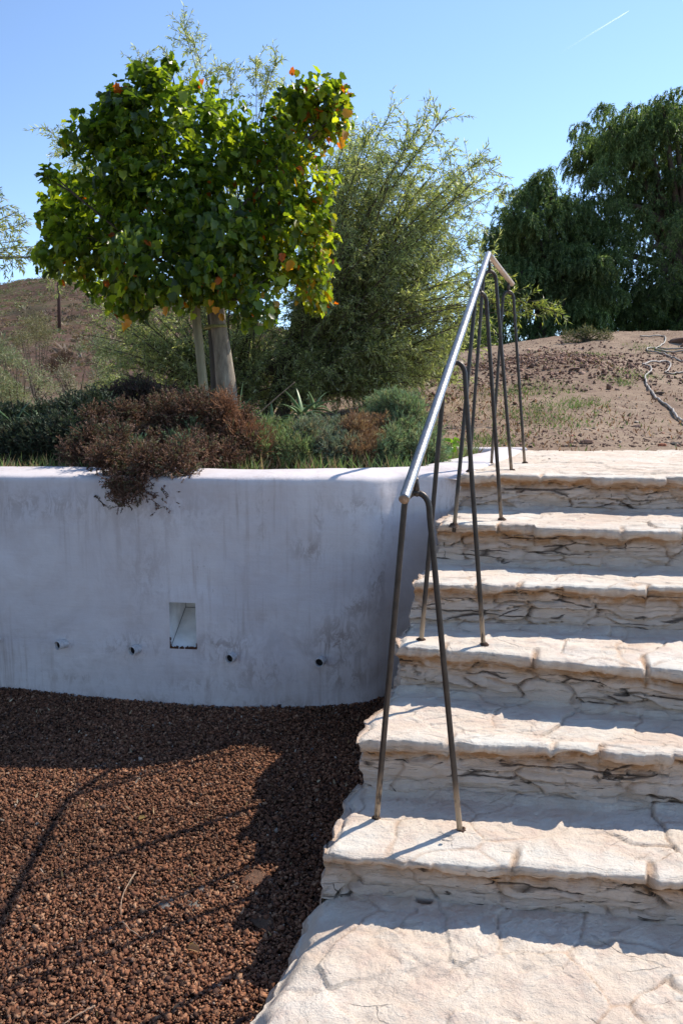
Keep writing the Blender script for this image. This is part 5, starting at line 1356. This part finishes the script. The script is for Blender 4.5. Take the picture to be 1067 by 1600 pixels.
for i, (lb, Yb, n, pal, lab) in enumerate((
    ([(10, 590, 40), (45, 600, 38), (20, 620, 40), (70, 620, 30)], 9.5, 8200, LGN, 'pale green airy bush at the left edge below the hill'),
    ([(110, 590, 32), (140, 605, 30), (90, 615, 30), (130, 625, 30)], 10.5, 7000, [(.28, .27, .19), (.32, .30, .22), (.22, .22, .14)], 'greyish airy bush between the left edge bush and the reddish shrub'),
    ([(175, 575, 30), (205, 590, 30), (190, 610, 34), (230, 610, 30)], 10.0, 7000, LGN, 'pale green bush under the overhanging leaves left of the stake'),
    ([(45, 515, 22), (62, 505, 18), (35, 530, 20), (72, 525, 16)], 26, 3400, [(.22, .21, .11), (.27, .25, .14), (.16, .15, .08)], 'round olive bush on the slope left of the utility pole'),
    ([(155, 540, 20), (180, 550, 20), (130, 552, 18)], 24, 3000, [(.22, .26, .14), (.17, .2, .11)], 'green bush at the foot of the hill right of the pole'),
    ([(20, 560, 18), (0, 550, 20), (-25, 560, 22)], 22, 3000, [(.24, .28, .15), (.19, .2, .12)], 'green bush at the hill foot on the left edge'),
    ([(100, 560, 14), (85, 572, 14)], 20, 1800, [(.10, .065, .05), (.14, .09, .07)], 'small dark maroon bush in front of the hill'))):
    lobes = [(at_y(x, y, Yb + (j % 3 - 1) * .25 * Yb / 10), r / F_PX * Yb) for j, (x, y, r) in enumerate(lb)]; sc = Yb / 10
    b0 = at_y(lb[0][0] + 15, 640, Yb); b0[2] = ground_z(b0[0], b0[1])
    bush('airy_bush', lobes, n, tuple(b0), .05 * sc ** .7, .011 * sc ** .7, pal, lab, 310 + i, shell=.15)
# scrub clothing the hill and the flat before it
rs = np.random.RandomState(400); NS = 15000
aa = rs.uniform(-.75, .35, NS); YY = 12 + 175 * rs.rand(NS) ** .72; XX = aa * YY; keep = (YY > 16); XX, YY = XX[keep], YY[keep]; ZZ = ground_z(XX, YY); n = len(XX); K = 22
sz = rs.lognormal(-.75, .45, n) * np.interp(YY, [12, 60, 180], [.55, .9, 1.25]); pal = np.array([(.17, .12, .085), (.22, .155, .11), (.14, .11, .075), (.20, .21, .11), (.14, .17, .08), (.27, .21, .14), (.10, .08, .06)])
zone = fbm(XX * .05, YY * .05, 44, 3); ci = np.where((zone + rs.uniform(-.3, .3, n)) > .12, rs.choice([3, 4, 3, 5], n), rs.choice([0, 0, 1, 2, 3, 5, 6], n)); cB = pal[ci] * rs.uniform(.75, 1.3, (n, 1))
D = rnd_dir(rs, n * K); D[:, 2] = np.abs(D[:, 2]) * .75; P = np.repeat(np.stack([XX, YY, ZZ], 1), K, 0) + D * np.repeat(sz, K)[:, None] * rs.uniform(.3, .6, (n * K, 1)) * [1, 1, .8]
mb = MB(); leaves(mb, P, nrm(D + rnd_dir(rs, n * K) * .6), rnd_dir(rs, n * K), np.repeat(sz, K) * rs.uniform(.22, .5, n * K), np.repeat(sz, K) * rs.uniform(.10, .22, n * K), np.repeat(cB, K, 0) * rs.uniform(.75, 1.25, (n * K, 1)))
setp(mb.build('hillside_scrub', M_HERB, None), 'reddish brown and dull green scrub covering the hillside', None, None, 'stuff')
# utility poles
for (bx, by, ty, r, lab, Yf) in ((93, 515, 405, .16, 'tall rusty brown utility pole standing on the lower hillside', None), (77, 447, 412, .15, 'distant utility pole on the hill crest', 160)):
    b = at_ground(bx, by, 20) if Yf is None else at_y(bx, by, Yf); t = at_y(bx - 1, ty, b[1])
    e = empty('utility_pole', tuple(b), lab, 'pole'); mb = MB(); tube(mb, [b - [0, 0, .8], b * .5 + t * .5, t], [r * 1.15, r, r * .8], k=12); mb.build('post', M_POLE, e, True)
    mb = MB(); c_ = t - [0, 0, .5]; V = []; mb.add([(c_ + [sx * .9, sy * .06 - r - .05, sz_ * .07]) for sz_ in (-1, 1) for sy in (-1, 1) for sx in (-1, 1)], f4=[[0, 1, 3, 2], [4, 6, 7, 5], [0, 4, 5, 1], [2, 3, 7, 6], [0, 2, 6, 4], [1, 5, 7, 3]]); mb.build('crossarm', M_POLE, e)

# ================================================================== THINGS ON THE GRAVEL AND STEPS
YS = lambda p: np.array([p[0], p[1], float(yard_z(p[0], p[1]))])
def ay(px, py):
    p = at_z(px, py, Z_YARD - .02)
    for _ in range(4): p = at_z(px, py, float(yard_z(p[0], p[1])))
    return p
for i, (x, y, s_, fl, c, lab) in enumerate(((485, 1171, .020, .3, (.34, .34, .33), 'flat grey stone chip on the shaded gravel near the wall'), (165, 1196, .020, .2, (.32, .31, .30), 'slim pale sliver on the shaded gravel'), (258, 1411, .034, .3, (.20, .18, .16), 'flat weathered grey stone in the sunlit gravel, left one of two'), (303, 1418, .030, .3, (.22, .20, .17), 'flat weathered grey stone in the sunlit gravel, right one of two'),
    (398, 1372, .045, .20, (.13, .075, .05), 'smooth half buried lump in the shaded gravel beside the lowest step'), (412, 1440, .05, .20, (.12, .07, .045), 'wider half buried lump in the shaded gravel beside the path'), (313, 1392, .018, .5, (.26, .22, .18), 'small greyish stone above the pair of flat stones'), (494, 1308, .022, .3, (.36, .35, .33), 'pale stone touching the side of the lowest step'), (345, 1508, .014, .3, (.42, .34, .28), 'small pale flake near the edge of the sunlit gravel'))):
    p = ay(x, y); rock('stone', p + [0, 0, s_ * .10], (s_ * 1.2, s_ * .9, s_), c, lab, 'stone', 90 + i, fl)
def twig(px, lab, r=.0022, seed=1):
    q = catmull([ay(x, y) for x, y in px], 8); q[:, 2] += .016 + np.abs(fbm(np.arange(len(q)) * .2, q[:, 0] * 0, seed, 2)) * .008; mb = MB(); tube(mb, q, np.linspace(r, r * .55, len(q)), col=(.4, .3, .2), k=6); setp(mb.build('twig', M_TWIG, None, True), lab, 'twig')
twig([(213, 1372), (200, 1392), (191, 1415), (190, 1440)], 'curved pale dry twig lying on the sunlit gravel')
twig([(192, 1448), (205, 1462), (222, 1474)], 'short twig below the curved one on the gravel', .0018, 2)
twig([(150, 1583), (130, 1592), (100, 1612)], 'twig at the bottom edge of the gravel', .0025, 3)
def smp_lit(rs, n):
    x, y = smp_yard(rs, n); return x, y
blades('gravel_litter', 620, smp_lit, lambda x, y: yard_z(x, y) + .012, .022, .007, [(.42, .30, .18), (.34, .22, .13), (.50, .42, .30), (.22, .14, .09)], 85, M_HERB, 'dry leaf crumbs and straw scattered on the gravel')
rs = np.random.RandomState(77); mb = MB(); p = ay(296, 1491) + [0, 0, .016]; broad_leaves(mb, np.array([p]), np.array([[1., -.3, .1]]), np.array([[0, -.3, 1.]]), np.array([.032]), np.array([(.50, .33, .17)]), rs); setp(mb.build('fallen_leaf', M_LEAF, None), 'dry tan leaf lying on the sunlit gravel', 'leaf')
mb = MB(); p = ay(218, 1287) + [0, 0, .016]; broad_leaves(mb, np.array([p]), np.array([[1., .3, .1]]), np.array([[0, -.3, 1.]]), np.array([.024]), np.array([(.48, .36, .14)]), rs); setp(mb.build('fallen_leaf', M_LEAF, None), 'small yellowish leaf further up the gravel', 'leaf')
p = at_z(692, 1312, steps[5]['z'] + .006); rock('pebble', p, (.0055, .005, .005), (.35, .32, .3), 'tiny pebble in the shadow of the right leg on the lowest step', 'pebble', 120, 1)
p = at_z(858, 717, .004); rock('pebble', p, (.010, .008, .007), (.30, .22, .18), 'small brown pebble on the landing', 'pebble', 121, .8)

# ================================================================== CONTRAIL
YC = 6000.0; a = at_y(982, 17, YC); b_ = at_y(872, 84, YC); n_ = 60; t = np.linspace(0, 1, n_); q = a + (b_ - a) * t[:, None]
mb = MB(); tube(mb, q, np.interp(t, [0, .06, .4, 1], [2.5, 4.5, 6, 8]), k=12); V = np.concatenate(mb.V); tt_ = np.clip(((V - a) @ (b_ - a)) / np.dot(b_ - a, b_ - a), 0, 1)
me = mesh_np('contrail', V, [np.concatenate(mb.F3), np.concatenate(mb.F4)], None, True, dict(dens=np.interp(tt_, [0, .05, .35, .6, 1], [.14, .22, .13, .04, 0])))
mC = bpy.data.materials.new('ice_trail'); mC.use_nodes = True; nt = mC.node_tree; nt.nodes.remove(nt.nodes['Principled BSDF'])
df = nd(nt, 'ShaderNodeBsdfDiffuse'); df.inputs[0].default_value = (.95, .95, .95, 1); tr = nd(nt, 'ShaderNodeBsdfTranslucent'); tr.inputs[0].default_value = (.95, .95, .95, 1); ad_ = nd(nt, 'ShaderNodeAddShader'); tp = nd(nt, 'ShaderNodeBsdfTransparent'); mx = nd(nt, 'ShaderNodeMixShader')
nt.links.new(df.outputs[0], ad_.inputs[0]); nt.links.new(tr.outputs[0], ad_.inputs[1]); nt.links.new(attr(nt, 'dens'), mx.inputs[0]); nt.links.new(tp.outputs[0], mx.inputs[1]); nt.links.new(ad_.outputs[0], mx.inputs[2]); nt.links.new(mx.outputs[0], nt.nodes['Material Output'].inputs[0])
setp(link('contrail', me, mC), 'short white contrail fading across the upper right sky', 'contrail')
